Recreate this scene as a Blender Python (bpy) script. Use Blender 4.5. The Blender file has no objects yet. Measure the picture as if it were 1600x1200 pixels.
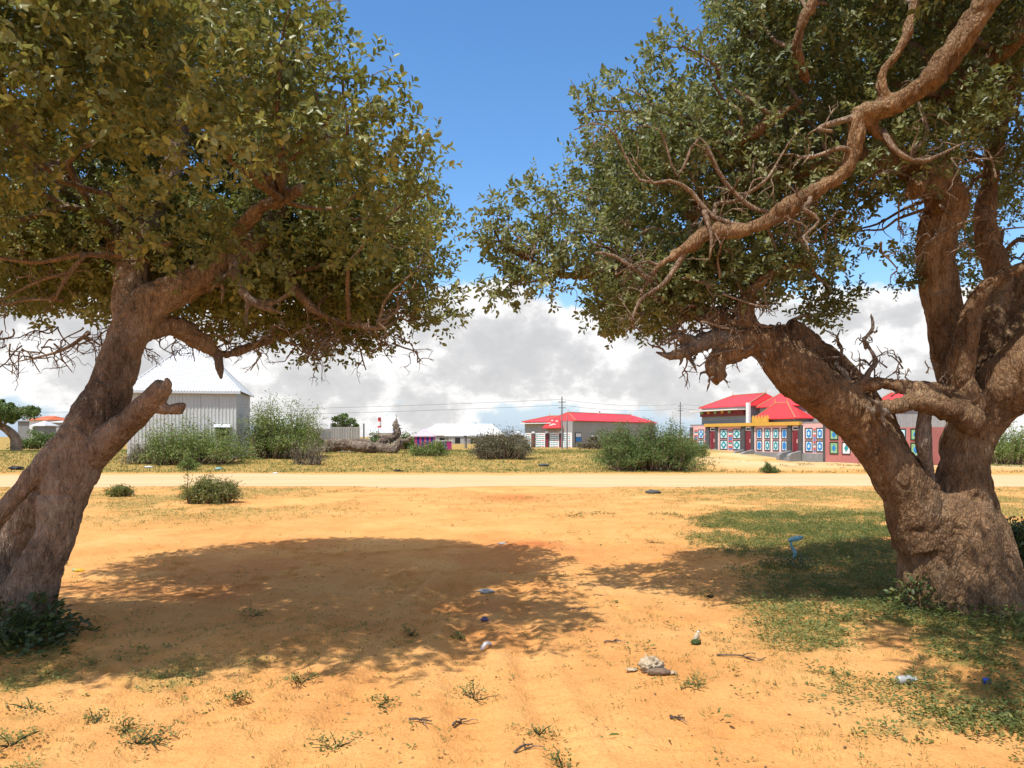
import bpy, math, random
import numpy as np
from mathutils import Vector

# ------------------------------------------------------------------ camera, sky, sun, exposure
scene = bpy.context.scene
COL = scene.collection
EYE, FPX, CX, HY = 1.6, 1200.0, 800.0, 682.0      # eye height (m), focal length, centre and horizon in photo pixels

cam_data = bpy.data.cameras.new('camera')
cam = bpy.data.objects.new('camera', cam_data)
COL.objects.link(cam)
cam.location = (0, 0, EYE)
cam.rotation_euler = (math.radians(90), 0, 0)
cam_data.sensor_width = 36.0
cam_data.lens = 36.0 * FPX / 1600.0
cam_data.shift_y = (HY - 600.0) / 1600.0
cam_data.clip_start = 0.05
cam_data.clip_end = 5000
scene.camera = cam

SUN_TO = Vector((-0.36, -0.38, 1.0)).normalized()
world = bpy.data.worlds.new('World')
scene.world = world
world.use_nodes = True
SKY_STRENGTH, SUN_STRENGTH, EXPOSURE = 0.15, 3.8, 0.56


def build_world():
    nt = world.node_tree
    N, L = nt.nodes, nt.links
    N.clear()
    out = N.new('ShaderNodeOutputWorld')
    bg = N.new('ShaderNodeBackground')
    bg.inputs['Strength'].default_value = SKY_STRENGTH
    sky = N.new('ShaderNodeTexSky')
    sky.sky_type = 'NISHITA'
    sky.sun_disc = False
    sky.sun_elevation = math.asin(SUN_TO.z)
    sky.sun_rotation = math.atan2(SUN_TO.x, SUN_TO.y)
    sky.air_density = 1.0
    sky.dust_density = 0.3
    sky.ozone_density = 2.5
    hs = N.new('ShaderNodeHueSaturation')
    hs.inputs['Saturation'].default_value = 1.22
    hs.inputs['Value'].default_value = 0.98
    L.new(sky.outputs[0], hs.inputs['Color'])
    tc = N.new('ShaderNodeTexCoord')
    sep = N.new('ShaderNodeSeparateXYZ')
    L.new(tc.outputs['Generated'], sep.inputs[0])

    def math_(op, a, b=None, clamp=False):
        n = N.new('ShaderNodeMath')
        n.operation = op
        n.use_clamp = clamp
        for i, v in enumerate((a, b)):
            if v is None:
                continue
            if isinstance(v, (int, float)):
                n.inputs[i].default_value = v
            else:
                L.new(v, n.inputs[i])
        return n.outputs[0]
    z = math_('MAXIMUM', sep.outputs['Z'], 0.0)
    # clouds: direction stretched in elevation, so banks flatten toward the horizon
    comb = N.new('ShaderNodeCombineXYZ')
    L.new(sep.outputs['X'], comb.inputs[0])
    L.new(sep.outputs['Y'], comb.inputs[1])
    L.new(math_('MULTIPLY', z, 1.45), comb.inputs[2])

    def noise(scale, detail, rough, off):
        mp = N.new('ShaderNodeMapping')
        mp.inputs['Location'].default_value = off
        L.new(comb.outputs[0], mp.inputs[0])
        n = N.new('ShaderNodeTexNoise')
        n.inputs['Scale'].default_value = scale
        n.inputs['Detail'].default_value = detail
        n.inputs['Roughness'].default_value = rough
        L.new(mp.outputs[0], n.inputs['Vector'])
        return n.outputs[0]
    n1 = noise(6.0, 10, 0.58, (3.1, 0.4, 1.7))
    n2 = noise(11.0, 10, 0.60, (1.3, 5.2, 0.35))
    # coverage falls with elevation: thick bank below 10 degrees, blue above 14
    ramp = N.new('ShaderNodeValToRGB')
    e = ramp.color_ramp.elements
    e[0].position, e[0].color = 0.0, (0.53,) * 3 + (1,)
    e[1].position, e[1].color = 0.62, (0.60,) * 3 + (1,)      # unseen broken cloud overhead, thickened to brighten the shade below
    for p, v in ((0.04, 0.58), (0.08, 0.68), (0.15, 0.64), (0.19, 0.42), (0.23, 0.12), (0.27, 0.02), (0.42, 0.05), (0.50, 0.38)):
        k = e.new(p)
        k.color = (v, v, v, 1)
    L.new(z, ramp.inputs[0])
    cov = math_('ADD', n1, math_('SUBTRACT', ramp.outputs[0], 0.5))
    mr = N.new('ShaderNodeMapRange')
    mr.interpolation_type = 'SMOOTHSTEP'
    mr.inputs['From Min'].default_value = 0.48
    mr.inputs['From Max'].default_value = 0.56
    L.new(cov, mr.inputs['Value'])
    # cloud brightness: white rims, grey bellies
    shade = N.new('ShaderNodeValToRGB')
    e = shade.color_ramp.elements
    e[0].position, e[0].color = 0.38, (3.05, 3.0, 3.0, 1)
    e[1].position, e[1].color = 0.60, (4.9, 4.8, 4.7, 1)
    k = e.new(0.5)
    k.color = (3.5, 3.43, 3.4, 1)
    L.new(math_('SUBTRACT', n2, math_('MULTIPLY', math_('SUBTRACT', cov, 0.66), 0.9)), shade.inputs[0])
    mix = N.new('ShaderNodeMixRGB')
    L.new(math_('MULTIPLY', mr.outputs[0], 0.95), mix.inputs[0])
    hz = N.new('ShaderNodeMapRange')      # pale blue air low over the land
    hz.inputs['From Min'].default_value = 0.0
    hz.inputs['From Max'].default_value = 0.2
    hz.inputs['To Min'].default_value = 0.9
    hz.inputs['To Max'].default_value = 0.0
    L.new(z, hz.inputs['Value'])
    mh = N.new('ShaderNodeMixRGB')
    mh.inputs[2].default_value = (2.1, 2.75, 3.75, 1)
    L.new(hz.outputs[0], mh.inputs[0])
    L.new(hs.outputs[0], mh.inputs[1])
    L.new(mh.outputs[0], mix.inputs[1])
    L.new(shade.outputs[0], mix.inputs[2])
    L.new(mix.outputs[0], bg.inputs['Color'])
    L.new(bg.outputs[0], out.inputs[0])


build_world()
sun_data = bpy.data.lights.new('sun', 'SUN')
sun_data.energy = SUN_STRENGTH
sun_data.angle = math.radians(0.53)
sun_data.color = (1.0, 0.965, 0.90)
sun = bpy.data.objects.new('sun', sun_data)
COL.objects.link(sun)
sun.rotation_euler = SUN_TO.to_track_quat('Z', 'Y').to_euler()
scene.view_settings.view_transform = 'Standard'
scene.view_settings.look = 'None'
scene.view_settings.gamma = 1
scene.view_settings.exposure = EXPOSURE
scene.view_settings.use_curve_mapping = False
scene.render.engine = 'CYCLES'
scene.cycles.max_bounces = 6
scene.cycles.transparent_max_bounces = 4

# ------------------------------------------------------------------ helpers: numbers
RNG = np.random.default_rng(7)
random.seed(7)


def W(px, py, d):
    """a direction in the photo carried out to distance d"""
    return np.array([(px - CX) / FPX * d, d, EYE - (py - HY) / FPX * d])


def smooth(a, b, x):
    t = np.clip((np.asarray(x, float) - a) / (b - a), 0, 1)
    return t * t * (3 - 2 * t)


def _hash(ix, iy, iz, seed):
    n = (ix * 374761393 + iy * 668265263 + iz * 2147483647 + seed * 1274126177) & 0xFFFFFFFF
    n = ((n ^ (n >> 13)) * 1274126177) & 0xFFFFFFFF
    return ((n ^ (n >> 16)) & 0xFFFF) / 65535.0


def vnoise(p, seed=0):
    p = np.asarray(p, float)
    i = np.floor(p).astype(np.int64)
    f = p - i
    u = f * f * (3 - 2 * f)
    r = 0
    for dx in (0, 1):
        wx = u[:, 0] if dx else 1 - u[:, 0]
        for dy in (0, 1):
            wy = u[:, 1] if dy else 1 - u[:, 1]
            for dz in (0, 1):
                wz = u[:, 2] if dz else 1 - u[:, 2]
                r = r + wx * wy * wz * _hash(i[:, 0] + dx, i[:, 1] + dy, i[:, 2] + dz, seed)
    return r


def fbm(p, octaves=4, seed=0, gain=0.5):
    a, s, r = 1.0, 0.0, 0
    q = np.array(p, float)
    for o in range(octaves):
        r = r + a * vnoise(q, seed + o * 17)
        s += a
        a *= gain
        q = q * 2.03 + 11.3
    return r / s


def fbm2(x, y, scale, octaves=4, seed=0):
    x = np.atleast_1d(np.asarray(x, float))
    y = np.atleast_1d(np.asarray(y, float))
    return fbm(np.stack([x * scale, y * scale, np.full_like(x, 0.37)], 1), octaves, seed)


# ------------------------------------------------------------------ helpers: meshes and objects
def mesh_arrays(name, verts, face_sets, smooth_shade=False, attrs=None):
    me = bpy.data.meshes.new(name)
    verts = np.asarray(verts, np.float32)
    me.vertices.add(len(verts))
    me.vertices.foreach_set('co', verts.ravel())
    loops = np.concatenate([np.asarray(f, np.int32).ravel() for f in face_sets])
    tot = np.concatenate([np.full(len(f), np.asarray(f).shape[1], np.int32) for f in face_sets])
    start = np.concatenate([[0], np.cumsum(tot)[:-1]]).astype(np.int32)
    me.loops.add(len(loops))
    me.loops.foreach_set('vertex_index', loops)
    me.polygons.add(len(tot))
    me.polygons.foreach_set('loop_start', start)
    if smooth_shade:
        me.polygons.foreach_set('use_smooth', np.ones(len(tot), bool))
    me.update(calc_edges=True)
    for k, v in (attrs or {}).items():
        a = me.attributes.new(k, 'FLOAT', 'POINT')
        a.data.foreach_set('value', np.asarray(v, np.float32))
    me.validate()
    return me


def link(name, me, mat=None, parent=None, loc=None, rotz=None):
    o = bpy.data.objects.new(name, me)
    COL.objects.link(o)
    if mat is not None and me is not None and not me.materials:
        me.materials.append(mat)
    if parent is not None:
        o.parent = parent
    if loc is not None:
        o.location = loc
    if rotz is not None:
        o.rotation_euler = (0, 0, rotz)
    return o


def tag(o, label, cat, group=None):
    o['label'] = label
    o['category'] = cat
    if group:
        o['group'] = group
    return o


def thing(name, label, cat, loc=(0, 0, 0), rotz=0, group=None):
    o = link(name, None, loc=loc, rotz=rotz)
    o.empty_display_size = 0.1
    return tag(o, label, cat, group)


class MB:
    """collects simple solids into one mesh"""

    def __init__(self):
        self.v, self.f = [], []

    def add(self, verts, faces):
        n = len(self.v)
        self.v += [tuple(map(float, p)) for p in verts]
        self.f += [tuple(i + n for i in fc) for fc in faces]
        return self

    def box(self, x0, x1, y0, y1, z0, z1):
        v = [(x, y, z) for z in (z0, z1) for y in (y0, y1) for x in (x0, x1)]
        return self.add(v, [(0, 2, 3, 1), (4, 5, 7, 6), (0, 1, 5, 4), (2, 6, 7, 3), (0, 4, 6, 2), (1, 3, 7, 5)])

    def prism(self, poly, y0, y1):
        """outline in x,z pushed from y0 to y1"""
        n = len(poly)
        v = [(x, y0, z) for x, z in poly] + [(x, y1, z) for x, z in poly]
        f = [tuple(range(n)), tuple(range(2 * n - 1, n - 1, -1))]
        f += [(i, i + n, (i + 1) % n + n, (i + 1) % n) for i in range(n)]
        return self.add(v, f)

    def tube(self, pts, radii, sides=6):
        V, F = tube_arrays(pts, radii, sides)
        return self.add(V, [tuple(r) for fs in F for r in fs])

    def build(self, name, mat, parent=None, smooth_shade=False, loc=None, rotz=None):
        return link(name, self.mesh(name, mat, smooth_shade), mat, parent, loc, rotz)

    def mesh(self, name, mat=None, smooth_shade=False):
        me = bpy.data.meshes.new(name)
        me.from_pydata(self.v, [], self.f)
        if smooth_shade:
            me.polygons.foreach_set('use_smooth', np.ones(len(me.polygons), bool))
        me.update()
        if mat:
            me.materials.append(mat)
        return me


def spline(pts, radii, step):
    """Catmull-Rom through the points, resampled about every step"""
    P = np.asarray(pts, float)
    R = np.asarray(radii, float)
    Pe = np.vstack([2 * P[0] - P[1], P, 2 * P[-1] - P[-2]])
    out, ro = [], []
    for i in range(len(P) - 1):
        a, b, c, d = Pe[i:i + 4]
        n = max(2, int(np.linalg.norm(c - b) / step))
        for k in range(n):
            t = k / n
            out.append(0.5 * (2 * b + (c - a) * t + (2 * a - 5 * b + 4 * c - d) * t * t + (3 * b - a - 3 * c + d) * t ** 3))
            ro.append(R[i] * (1 - t) + R[i + 1] * t)
    out.append(P[-1])
    ro.append(R[-1])
    return np.array(out), np.array(ro)


def tube_arrays(pts, radii, sides=8):
    P = np.asarray(pts, float)
    R = np.asarray(radii, float)
    T = np.gradient(P, axis=0)
    T /= np.linalg.norm(T, axis=1)[:, None] + 1e-9
    n = np.cross(T[0], (0.3, 0.9, 0.2))
    n /= np.linalg.norm(n) + 1e-9
    ang = np.arange(sides) / sides * 2 * np.pi
    rings = []
    for i in range(len(P)):
        n = n - T[i] * np.dot(n, T[i])
        n /= np.linalg.norm(n) + 1e-9
        b = np.cross(T[i], n)
        rings.append(P[i] + R[i] * (np.cos(ang)[:, None] * n + np.sin(ang)[:, None] * b))
    V = np.concatenate(rings + [P[:1], P[-1:]])
    m = len(P)
    idx = np.arange(m * sides).reshape(m, sides)
    a, b = idx[:-1], idx[1:]
    q = np.stack([a, np.roll(a, -1, 1), np.roll(b, -1, 1), b], -1).reshape(-1, 4)
    c0, c1 = m * sides, m * sides + 1
    t0 = np.stack([np.full(sides, c0), np.roll(idx[0], -1), idx[0]], -1)
    t1 = np.stack([np.full(sides, c1), idx[-1], np.roll(idx[-1], -1)], -1)
    return V, [q, np.concatenate([t0, t1])]


class Tubes:
    def __init__(self):
        self.V, self.Q, self.T, self.n = [], [], [], 0

    def add(self, pts, radii, sides=6):
        V, (q, t) = tube_arrays(pts, radii, sides)
        self.V.append(V)
        self.Q.append(q + self.n)
        self.T.append(t + self.n)
        self.n += len(V)

    def mesh(self, name, smooth_shade=True):
        return mesh_arrays(name, np.concatenate(self.V), [np.concatenate(self.Q), np.concatenate(self.T)], smooth_shade)


def fuse(me, voxel, amp, seed, fine=0.35):
    """weld overlapping limbs into one skin and give it knots, ridges and hollows"""
    o = bpy.data.objects.new('tmp', me)
    COL.objects.link(o)
    m = o.modifiers.new('r', 'REMESH')
    m.mode = 'VOXEL'
    m.voxel_size = voxel
    s = o.modifiers.new('s', 'SMOOTH')
    s.iterations = 4
    s.factor = 0.5
    dg = bpy.context.evaluated_depsgraph_get()
    dg.update()
    r = bpy.data.meshes.new_from_object(o.evaluated_get(dg))
    bpy.data.objects.remove(o)
    n = len(r.vertices)
    co = np.zeros(n * 3, np.float32)
    no = np.zeros(n * 3, np.float32)
    r.vertices.foreach_get('co', co)
    r.vertices.foreach_get('normal', no)
    co = co.reshape(-1, 3).astype(float)
    no = no.reshape(-1, 3)
    st = co * np.array([1, 1, 0.45])
    d = (fbm(st * 4.0, 3, seed) - 0.5) * 2.0 + fine * (fbm(st * 16, 3, seed + 5) - 0.5) * 2
    ridge = np.abs(fbm(st * 7.0, 2, seed + 9) - 0.5) * 2
    d = d - 0.9 * np.clip(0.14 - ridge, 0, 1) / 0.14 * 0.6
    co = co + no * (amp * d)[:, None]
    r.vertices.foreach_set('co', co.astype(np.float32).ravel())
    r.polygons.foreach_set('use_smooth', np.ones(len(r.polygons), bool))
    r.update()
    return r


def unit(a):
    return a / (np.linalg.norm(a, axis=-1, keepdims=True) + 1e-9)


def leaves(name, pos, dirs, nrm, Ln, Wd, var, droop=0.12):
    """many folded oval leaves in one mesh"""
    n = len(pos)
    dirs = unit(dirs)
    side = unit(np.cross(dirs, nrm))
    nn = np.cross(side, dirs)
    Ln = np.broadcast_to(Ln, n)[:, None]
    Wd = np.broadcast_to(Wd, n)[:, None]
    def p(a, s, h):
        return pos + dirs * Ln * a + side * Wd * s + nn * Ln * h
    V = np.stack([p(0, 0, 0), p(.38, -.5, .07), p(.78, -.38, .05 - droop * .4), p(1, 0, -droop), p(.78, .38, .05 - droop * .4), p(.38, .5, .07)], 1).reshape(-1, 3)
    b = (np.arange(n) * 6)[:, None]
    q = np.concatenate([b + np.array([[0, 1, 2, 3]]), b + np.array([[0, 3, 4, 5]])])
    return mesh_arrays(name, V, [q], False, {'var': np.repeat(var, 6)})


def blades(name, pos, dirs, Ln, Wd, var):
    """thin bent grass blades / leaflets: four-sided slips"""
    n = len(pos)
    dirs = unit(dirs)
    side = unit(np.cross(dirs, RNG.normal(size=(n, 3))))
    Ln = np.broadcast_to(Ln, n)[:, None]
    Wd = np.broadcast_to(Wd, n)[:, None]
    tip = pos + dirs * Ln
    tip[:, 2] -= 0.15 * Ln[:, 0]
    V = np.stack([pos, pos + dirs * Ln * .5 - side * Wd * .5, tip, pos + dirs * Ln * .5 + side * Wd * .5], 1).reshape(-1, 3)
    q = (np.arange(n) * 4)[:, None] + np.array([[0, 1, 2, 3]])
    return mesh_arrays(name, V, [q], False, {'var': np.repeat(var, 4)})


# ------------------------------------------------------------------ materials
def new_mat(name):
    m = bpy.data.materials.new(name)
    m.use_nodes = True
    nt = m.node_tree
    return m, nt.nodes, nt.links, nt.nodes['Principled BSDF']


def nz(N, L, scale, detail=4, rough=0.55, vec=None, stretch=None):
    n = N.new('ShaderNodeTexNoise')
    n.inputs['Scale'].default_value = scale
    n.inputs['Detail'].default_value = detail
    n.inputs['Roughness'].default_value = rough
    if vec is not None:
        if stretch:
            mp = N.new('ShaderNodeMapping')
            mp.inputs['Scale'].default_value = stretch
            L.new(vec, mp.inputs[0])
            vec = mp.outputs[0]
        L.new(vec, n.inputs['Vector'])
    return n.outputs[0]


def ramp(N, L, fac, stops):
    r = N.new('ShaderNodeValToRGB')
    e = r.color_ramp.elements
    while len(e) < len(stops):
        e.new(0.5)
    for el, (p, c) in zip(e, stops):
        el.position = p
        el.color = tuple(c) + (1,)
    L.new(fac, r.inputs[0])
    return r.outputs[0]


def mixc(N, L, fac, a, b, mode='MIX'):
    m = N.new('ShaderNodeMixRGB')
    m.blend_type = mode
    for i, v in ((0, fac), (1, a), (2, b)):
        if isinstance(v, (int, float)):
            m.inputs[i].default_value = v
        elif isinstance(v, tuple):
            m.inputs[i].default_value = v + (1,)
        else:
            L.new(v, m.inputs[i])
    return m.outputs[0]


def bump(N, L, bsdf, h, strength, dist):
    b = N.new('ShaderNodeBump')
    b.inputs['Strength'].default_value = strength
    b.inputs['Distance'].default_value = dist
    L.new(h, b.inputs['Height'])
    L.new(b.outputs[0], bsdf.inputs['Normal'])


def plain(name, col, rough=0.7, var=0.25, scale=3.0, metal=0.0, spec=0.3):
    """painted or bare surface with soiling"""
    m, N, L, b = new_mat(name)
    tc = N.new('ShaderNodeTexCoord')
    f = nz(N, L, scale, 6, 0.65, tc.outputs['Object'])
    c = ramp(N, L, f, [(0.3, [k * (1 - var) for k in col]), (0.65, col)])
    L.new(c, b.inputs['Base Color'])
    b.inputs['Roughness'].default_value = rough
    b.inputs['Metallic'].default_value = metal
    b.inputs['Specular IOR Level'].default_value = spec
    return m


def leaf_mat(name, stops, rough=0.45, trans=0.25, spec=0.4):
    m, N, L, b = new_mat(name)
    at = N.new('ShaderNodeAttribute')
    at.attribute_name = 'var'
    c = ramp(N, L, at.outputs['Fac'], stops)
    L.new(c, b.inputs['Base Color'])
    b.inputs['Roughness'].default_value = rough
    b.inputs['Specular IOR Level'].default_value = spec
    tr = N.new('ShaderNodeBsdfTranslucent')
    L.new(mixc(N, L, 0.6, c, (0.23, 0.26, 0.05)), tr.inputs['Color'])
    mx = N.new('ShaderNodeMixShader')
    mx.inputs[0].default_value = trans
    L.new(b.outputs[0], mx.inputs[1])
    L.new(tr.outputs[0], mx.inputs[2])
    L.new(mx.outputs[0], N['Material Output'].inputs['Surface'])
    return m


def bark_mat(name, dark, mid, light, speck=0.5):
    m, N, L, b = new_mat(name)
    tc = N.new('ShaderNodeTexCoord')
    o = tc.outputs['Object']
    big = nz(N, L, 3.0, 7, 0.68, o)
    fine = nz(N, L, 26, 6, 0.7, o, (1, 1, 0.45))
    stain = ramp(N, L, nz(N, L, 1.4, 5, 0.62, o, (1, 1, 0.5)), [(0.36, (0.50, 0.47, 0.46)), (0.5, (0.95, 0.95, 0.95)), (0.66, (1.22, 1.24, 1.27))])
    c = ramp(N, L, big, [(0.3, dark), (0.5, mid), (0.72, light)])
    c = mixc(N, L, 0.8, c, stain, 'MULTIPLY')
    c = mixc(N, L, 0.75, c, ramp(N, L, fine, [(0.32, (0.35, 0.33, 0.32)), (0.62, (1.15, 1.12, 1.1))]), 'MULTIPLY')
    sp = nz(N, L, 60, 3, 0.6, o)
    msk = ramp(N, L, sp, [(0.54, (0, 0, 0)), (0.72, (speck,) * 3)])
    c = mixc(N, L, msk, c, (0.44, 0.34, 0.25))
    b.inputs['Roughness'].default_value = 0.9
    b.inputs['Specular IOR Level'].default_value = 0.15
    vo = N.new('ShaderNodeTexVoronoi')
    vo.inputs['Scale'].default_value = 42
    vo.feature = 'DISTANCE_TO_EDGE'
    mp = N.new('ShaderNodeMapping')
    mp.inputs['Scale'].default_value = (1, 1, 0.32)
    wob = mixc(N, L, 0.06, o, nz_col(N, L, 9, o))
    L.new(wob, mp.inputs[0])
    L.new(mp.outputs[0], vo.inputs['Vector'])
    c = mixc(N, L, 0.4, c, ramp(N, L, vo.outputs['Distance'], [(0.0, (0.38, 0.33, 0.30)), (0.10, (0.9, 0.9, 0.9)), (0.3, (1.08, 1.06, 1.04))]), 'MULTIPLY')
    L.new(c, b.inputs['Base Color'])
    h = N.new('ShaderNodeMath')
    h.operation = 'ADD'
    L.new(fine, h.inputs[0])
    mm = N.new('ShaderNodeMath')
    mm.operation = 'MULTIPLY'
    mm.inputs[1].default_value = 1.0
    L.new(vo.outputs['Distance'], mm.inputs[0])
    L.new(mm.outputs[0], h.inputs[1])
    bump(N, L, b, h.outputs[0], 1.0, 0.04)
    return m


def nz_col(N, L, scale, vec):
    n = N.new('ShaderNodeTexNoise')
    n.inputs['Scale'].default_value = scale
    L.new(vec, n.inputs['Vector'])
    return n.outputs['Color']


def ground_mat():
    m, N, L, b = new_mat('orange_sand')
    tc = N.new('ShaderNodeTexCoord')
    o = tc.outputs['Object']
    def att(nm):
        a = N.new('ShaderNodeAttribute')
        a.attribute_name = nm
        return a.outputs['Fac']
    sand = ramp(N, L, nz(N, L, 0.7, 8, 0.68, o), [(0.3, (0.58, 0.255, 0.078)), (0.5, (0.68, 0.335, 0.112)), (0.7, (0.75, 0.41, 0.155))])
    fine = nz(N, L, 45, 4, 0.7, o)
    sand = mixc(N, L, 0.55, sand, ramp(N, L, fine, [(0.3, (0.74, 0.70, 0.66)), (0.6, (1.06, 1.06, 1.06))]), 'MULTIPLY')
    sand = mixc(N, L, att('red'), sand, (0.50, 0.155, 0.045))
    sand = mixc(N, L, att('pale'), sand, (0.66, 0.46, 0.25))
    # crumbs of dry leaf and twig
    deb = ramp(N, L, nz(N, L, 38, 2, 0.5, o), [(0.66, (0, 0, 0)), (0.70, (0.75,) * 3)])
    patch = ramp(N, L, nz(N, L, 1.3, 3, 0.5, o), [(0.42, (0, 0, 0)), (0.62, (1, 1, 1))])
    sand = mixc(N, L, mixc(N, L, 1.0, deb, patch, 'MULTIPLY'), sand, (0.16, 0.085, 0.035))
    gr = ramp(N, L, nz(N, L, 5, 5, 0.7, o), [(0.3, (0.10, 0.12, 0.03)), (0.55, (0.21, 0.195, 0.055)), (0.75, (0.40, 0.28, 0.09))])
    brk = N.new('ShaderNodeMath')
    brk.operation = 'MULTIPLY'
    brk.use_clamp = True
    L.new(att('grass'), brk.inputs[0])
    L.new(ramp(N, L, nz(N, L, 9, 5, 0.75, o), [(0.38, (0.15,) * 3), (0.58, (1.1,) * 3)]), brk.inputs[1])
    c = mixc(N, L, brk.outputs[0], sand, gr)
    L.new(c, b.inputs['Base Color'])
    b.inputs['Roughness'].default_value = 0.95
    b.inputs['Specular IOR Level'].default_value = 0.1
    h = N.new('ShaderNodeMath')
    h.operation = 'ADD'
    L.new(fine, h.inputs[0])
    L.new(nz(N, L, 12, 5, 0.65, o), h.inputs[1])
    bump(N, L, b, h.outputs[0], 0.65, 0.035)
    return m


M = {}
M['ground'] = ground_mat()
M['bark_left'] = bark_mat('brown_bark', (0.19, 0.135, 0.092), (0.39, 0.28, 0.19), (0.54, 0.435, 0.33), 0.5)
M['bark_right'] = bark_mat('dark_brown_bark', (0.13, 0.072, 0.035), (0.31, 0.185, 0.095), (0.46, 0.325, 0.195), 0.5)
M['branch'] = bark_mat('pale_branch_bark', (0.22, 0.145, 0.095), (0.37, 0.265, 0.185), (0.50, 0.40, 0.30), 0.6)
M['deadwood'] = bark_mat('grey_deadwood', (0.16, 0.12, 0.09), (0.30, 0.235, 0.18), (0.44, 0.37, 0.30), 0.4)
M['leaf_left'] = leaf_mat('olive_leaf', [(0.0, (0.07, 0.092, 0.026)), (0.5, (0.21, 0.23, 0.072)), (0.85, (0.34, 0.335, 0.125)), (1.0, (0.42, 0.36, 0.06))], 0.40, 0.36)
M['leaf_right'] = leaf_mat('grey_green_leaf', [(0.0, (0.07, 0.090, 0.034)), (0.5, (0.20, 0.222, 0.09)), (0.9, (0.32, 0.325, 0.15)), (1.0, (0.34, 0.31, 0.10))], 0.40, 0.36)
M['acacia'] = leaf_mat('acacia_leaf', [(0.0, (0.08, 0.12, 0.028)), (0.5, (0.18, 0.245, 0.060)), (1.0, (0.29, 0.34, 0.10))], 0.6)
M['acacia_dark'] = leaf_mat('dark_acacia_leaf', [(0.0, (0.045, 0.080, 0.020)), (0.5, (0.100, 0.160, 0.040)), (1.0, (0.18, 0.24, 0.065))], 0.6)
M['drybush'] = leaf_mat('dry_bush_leaf', [(0.0, (0.085, 0.072, 0.045)), (0.5, (0.16, 0.135, 0.085)), (1.0, (0.17, 0.185, 0.075))], 0.8, 0.1)
M['herb'] = leaf_mat('herb_leaf', [(0.0, (0.06, 0.09, 0.02)), (0.5, (0.15, 0.175, 0.045)), (1.0, (0.33, 0.29, 0.09))], 0.6, 0.3)
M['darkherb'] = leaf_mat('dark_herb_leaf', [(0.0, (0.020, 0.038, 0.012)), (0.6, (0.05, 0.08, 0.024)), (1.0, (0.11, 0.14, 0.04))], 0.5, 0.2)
M['grass'] = leaf_mat('dry_grass', [(0.0, (0.11, 0.145, 0.03)), (0.5, (0.25, 0.23, 0.06)), (1.0, (0.46, 0.34, 0.13))], 0.8, 0.25)


# ------------------------------------------------------------------ the ground
def land(x, y):
    x = np.asarray(x, float)
    y = np.asarray(y, float)
    rise = 0.5 * smooth(34, 50, y) * (1 - 0.7 * smooth(60, 95, y))
    s = (x - 19.95) * 0.3626 + (y - 84) * -0.932
    dip = -1.1 * smooth(2, 19, s) * smooth(8, 20, x) * smooth(36, 56, y) * (1 - smooth(95, 130, y))
    return rise + dip


TRACKS = [(-1.55, 0.10, 0.16), (-0.95, 0.06, 0.13), (-0.35, -0.02, 0.15), (0.25, -0.06, 0.12), (-2.3, 0.22, 0.14)]


_fr = random.Random(5)
FEET = []
for _w in range(13):      # lines of footprints crossing the sand
    _x, _y, _a = _fr.uniform(-3.5, 2.5), _fr.uniform(3, 11), _fr.uniform(0, 6.28)
    for _k in range(9):
        _x, _y, _a = _x + .33 * math.cos(_a), _y + .33 * math.sin(_a), _a + _fr.uniform(-.15, .15)
        FEET.append((_x - .08 * (-1) ** _k * math.sin(_a), _y + .08 * (-1) ** _k * math.cos(_a), _a))


def relief(x, y):
    """churned sand, ruts with tread, small mounds"""
    near = (1 - smooth(14, 24, y)) * smooth(-6, 1, y)
    r = 0.05 * (fbm2(x, y, 0.8, 3, 3) - 0.5) + 0.030 * (fbm2(x, y, 3.5, 3, 4) - 0.5) + 0.040 * (fbm2(x, y, 9.0, 3, 5) - 0.5)
    churn = smooth(0.45, 0.62, fbm2(x, y, 0.45, 2, 8)) * np.exp(-((y - 8.5) / 3.5) ** 2) * np.exp(-((x + 1.5) / 3.2) ** 2)
    r = r + (0.25 + churn) * 0.075 * (np.abs(fbm2(x, y, 5.5, 3, 6) - 0.5) - 0.12)
    for x0, sl, w in TRACKS:
        cx = x0 + sl * (y - 5) + 0.10 * np.sin(y * 0.7 + x0 * 3)
        d = (x - cx) / w
        fade = smooth(3.0, 4.0, y) * (1 - smooth(8.5, 11.5, y)) + 0.5 * (1 - smooth(2.5, 4.5, y))
        tread = 0.011 * np.sin((y + 0.25 * np.abs(x - cx)) * 2 * np.pi / 0.13)
        r = r + fade * (-0.022 * np.exp(-d ** 4) + 0.012 * np.exp(-((np.abs(d) - 1.35) / 0.35) ** 2) + tread * np.exp(-d ** 4))
    for mx, my, mh, mr in ((-1.35, 6.0, 0.07, 0.3), (-1.9, 6.2, 0.06, 0.35), (-0.8, 5.6, 0.05, 0.25), (-2.3, 5.9, 0.05, 0.4), (0.15, 11.0, 0.06, 0.5)):
        r = r + mh * np.exp(-((x - mx) ** 2 + (y - my) ** 2) / mr ** 2)
    for fx, fy, fa in FEET:
        c_, s_ = math.cos(fa), math.sin(fa)
        u, v = (x - fx) * c_ + (y - fy) * s_, -(x - fx) * s_ + (y - fy) * c_
        m = (np.abs(u) < .4) & (np.abs(v) < .3)
        if m.any():
            e = (u[m] / .135) ** 2 + (v[m] / .06) ** 2
            r[m] += -.036 * np.exp(-e ** 2) + .017 * np.exp(-((np.sqrt(e) - 1.35) / .3) ** 2)
    far = smooth(33, 40, y)
    return near * r + far * 0.22 * (fbm2(x, y, 0.22, 3, 12) - 0.5) * (1 - smooth(70, 120, y))


def gz(x, y):
    return float(land(x, y) + relief(np.array([x]), np.array([y]))[0])


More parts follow.
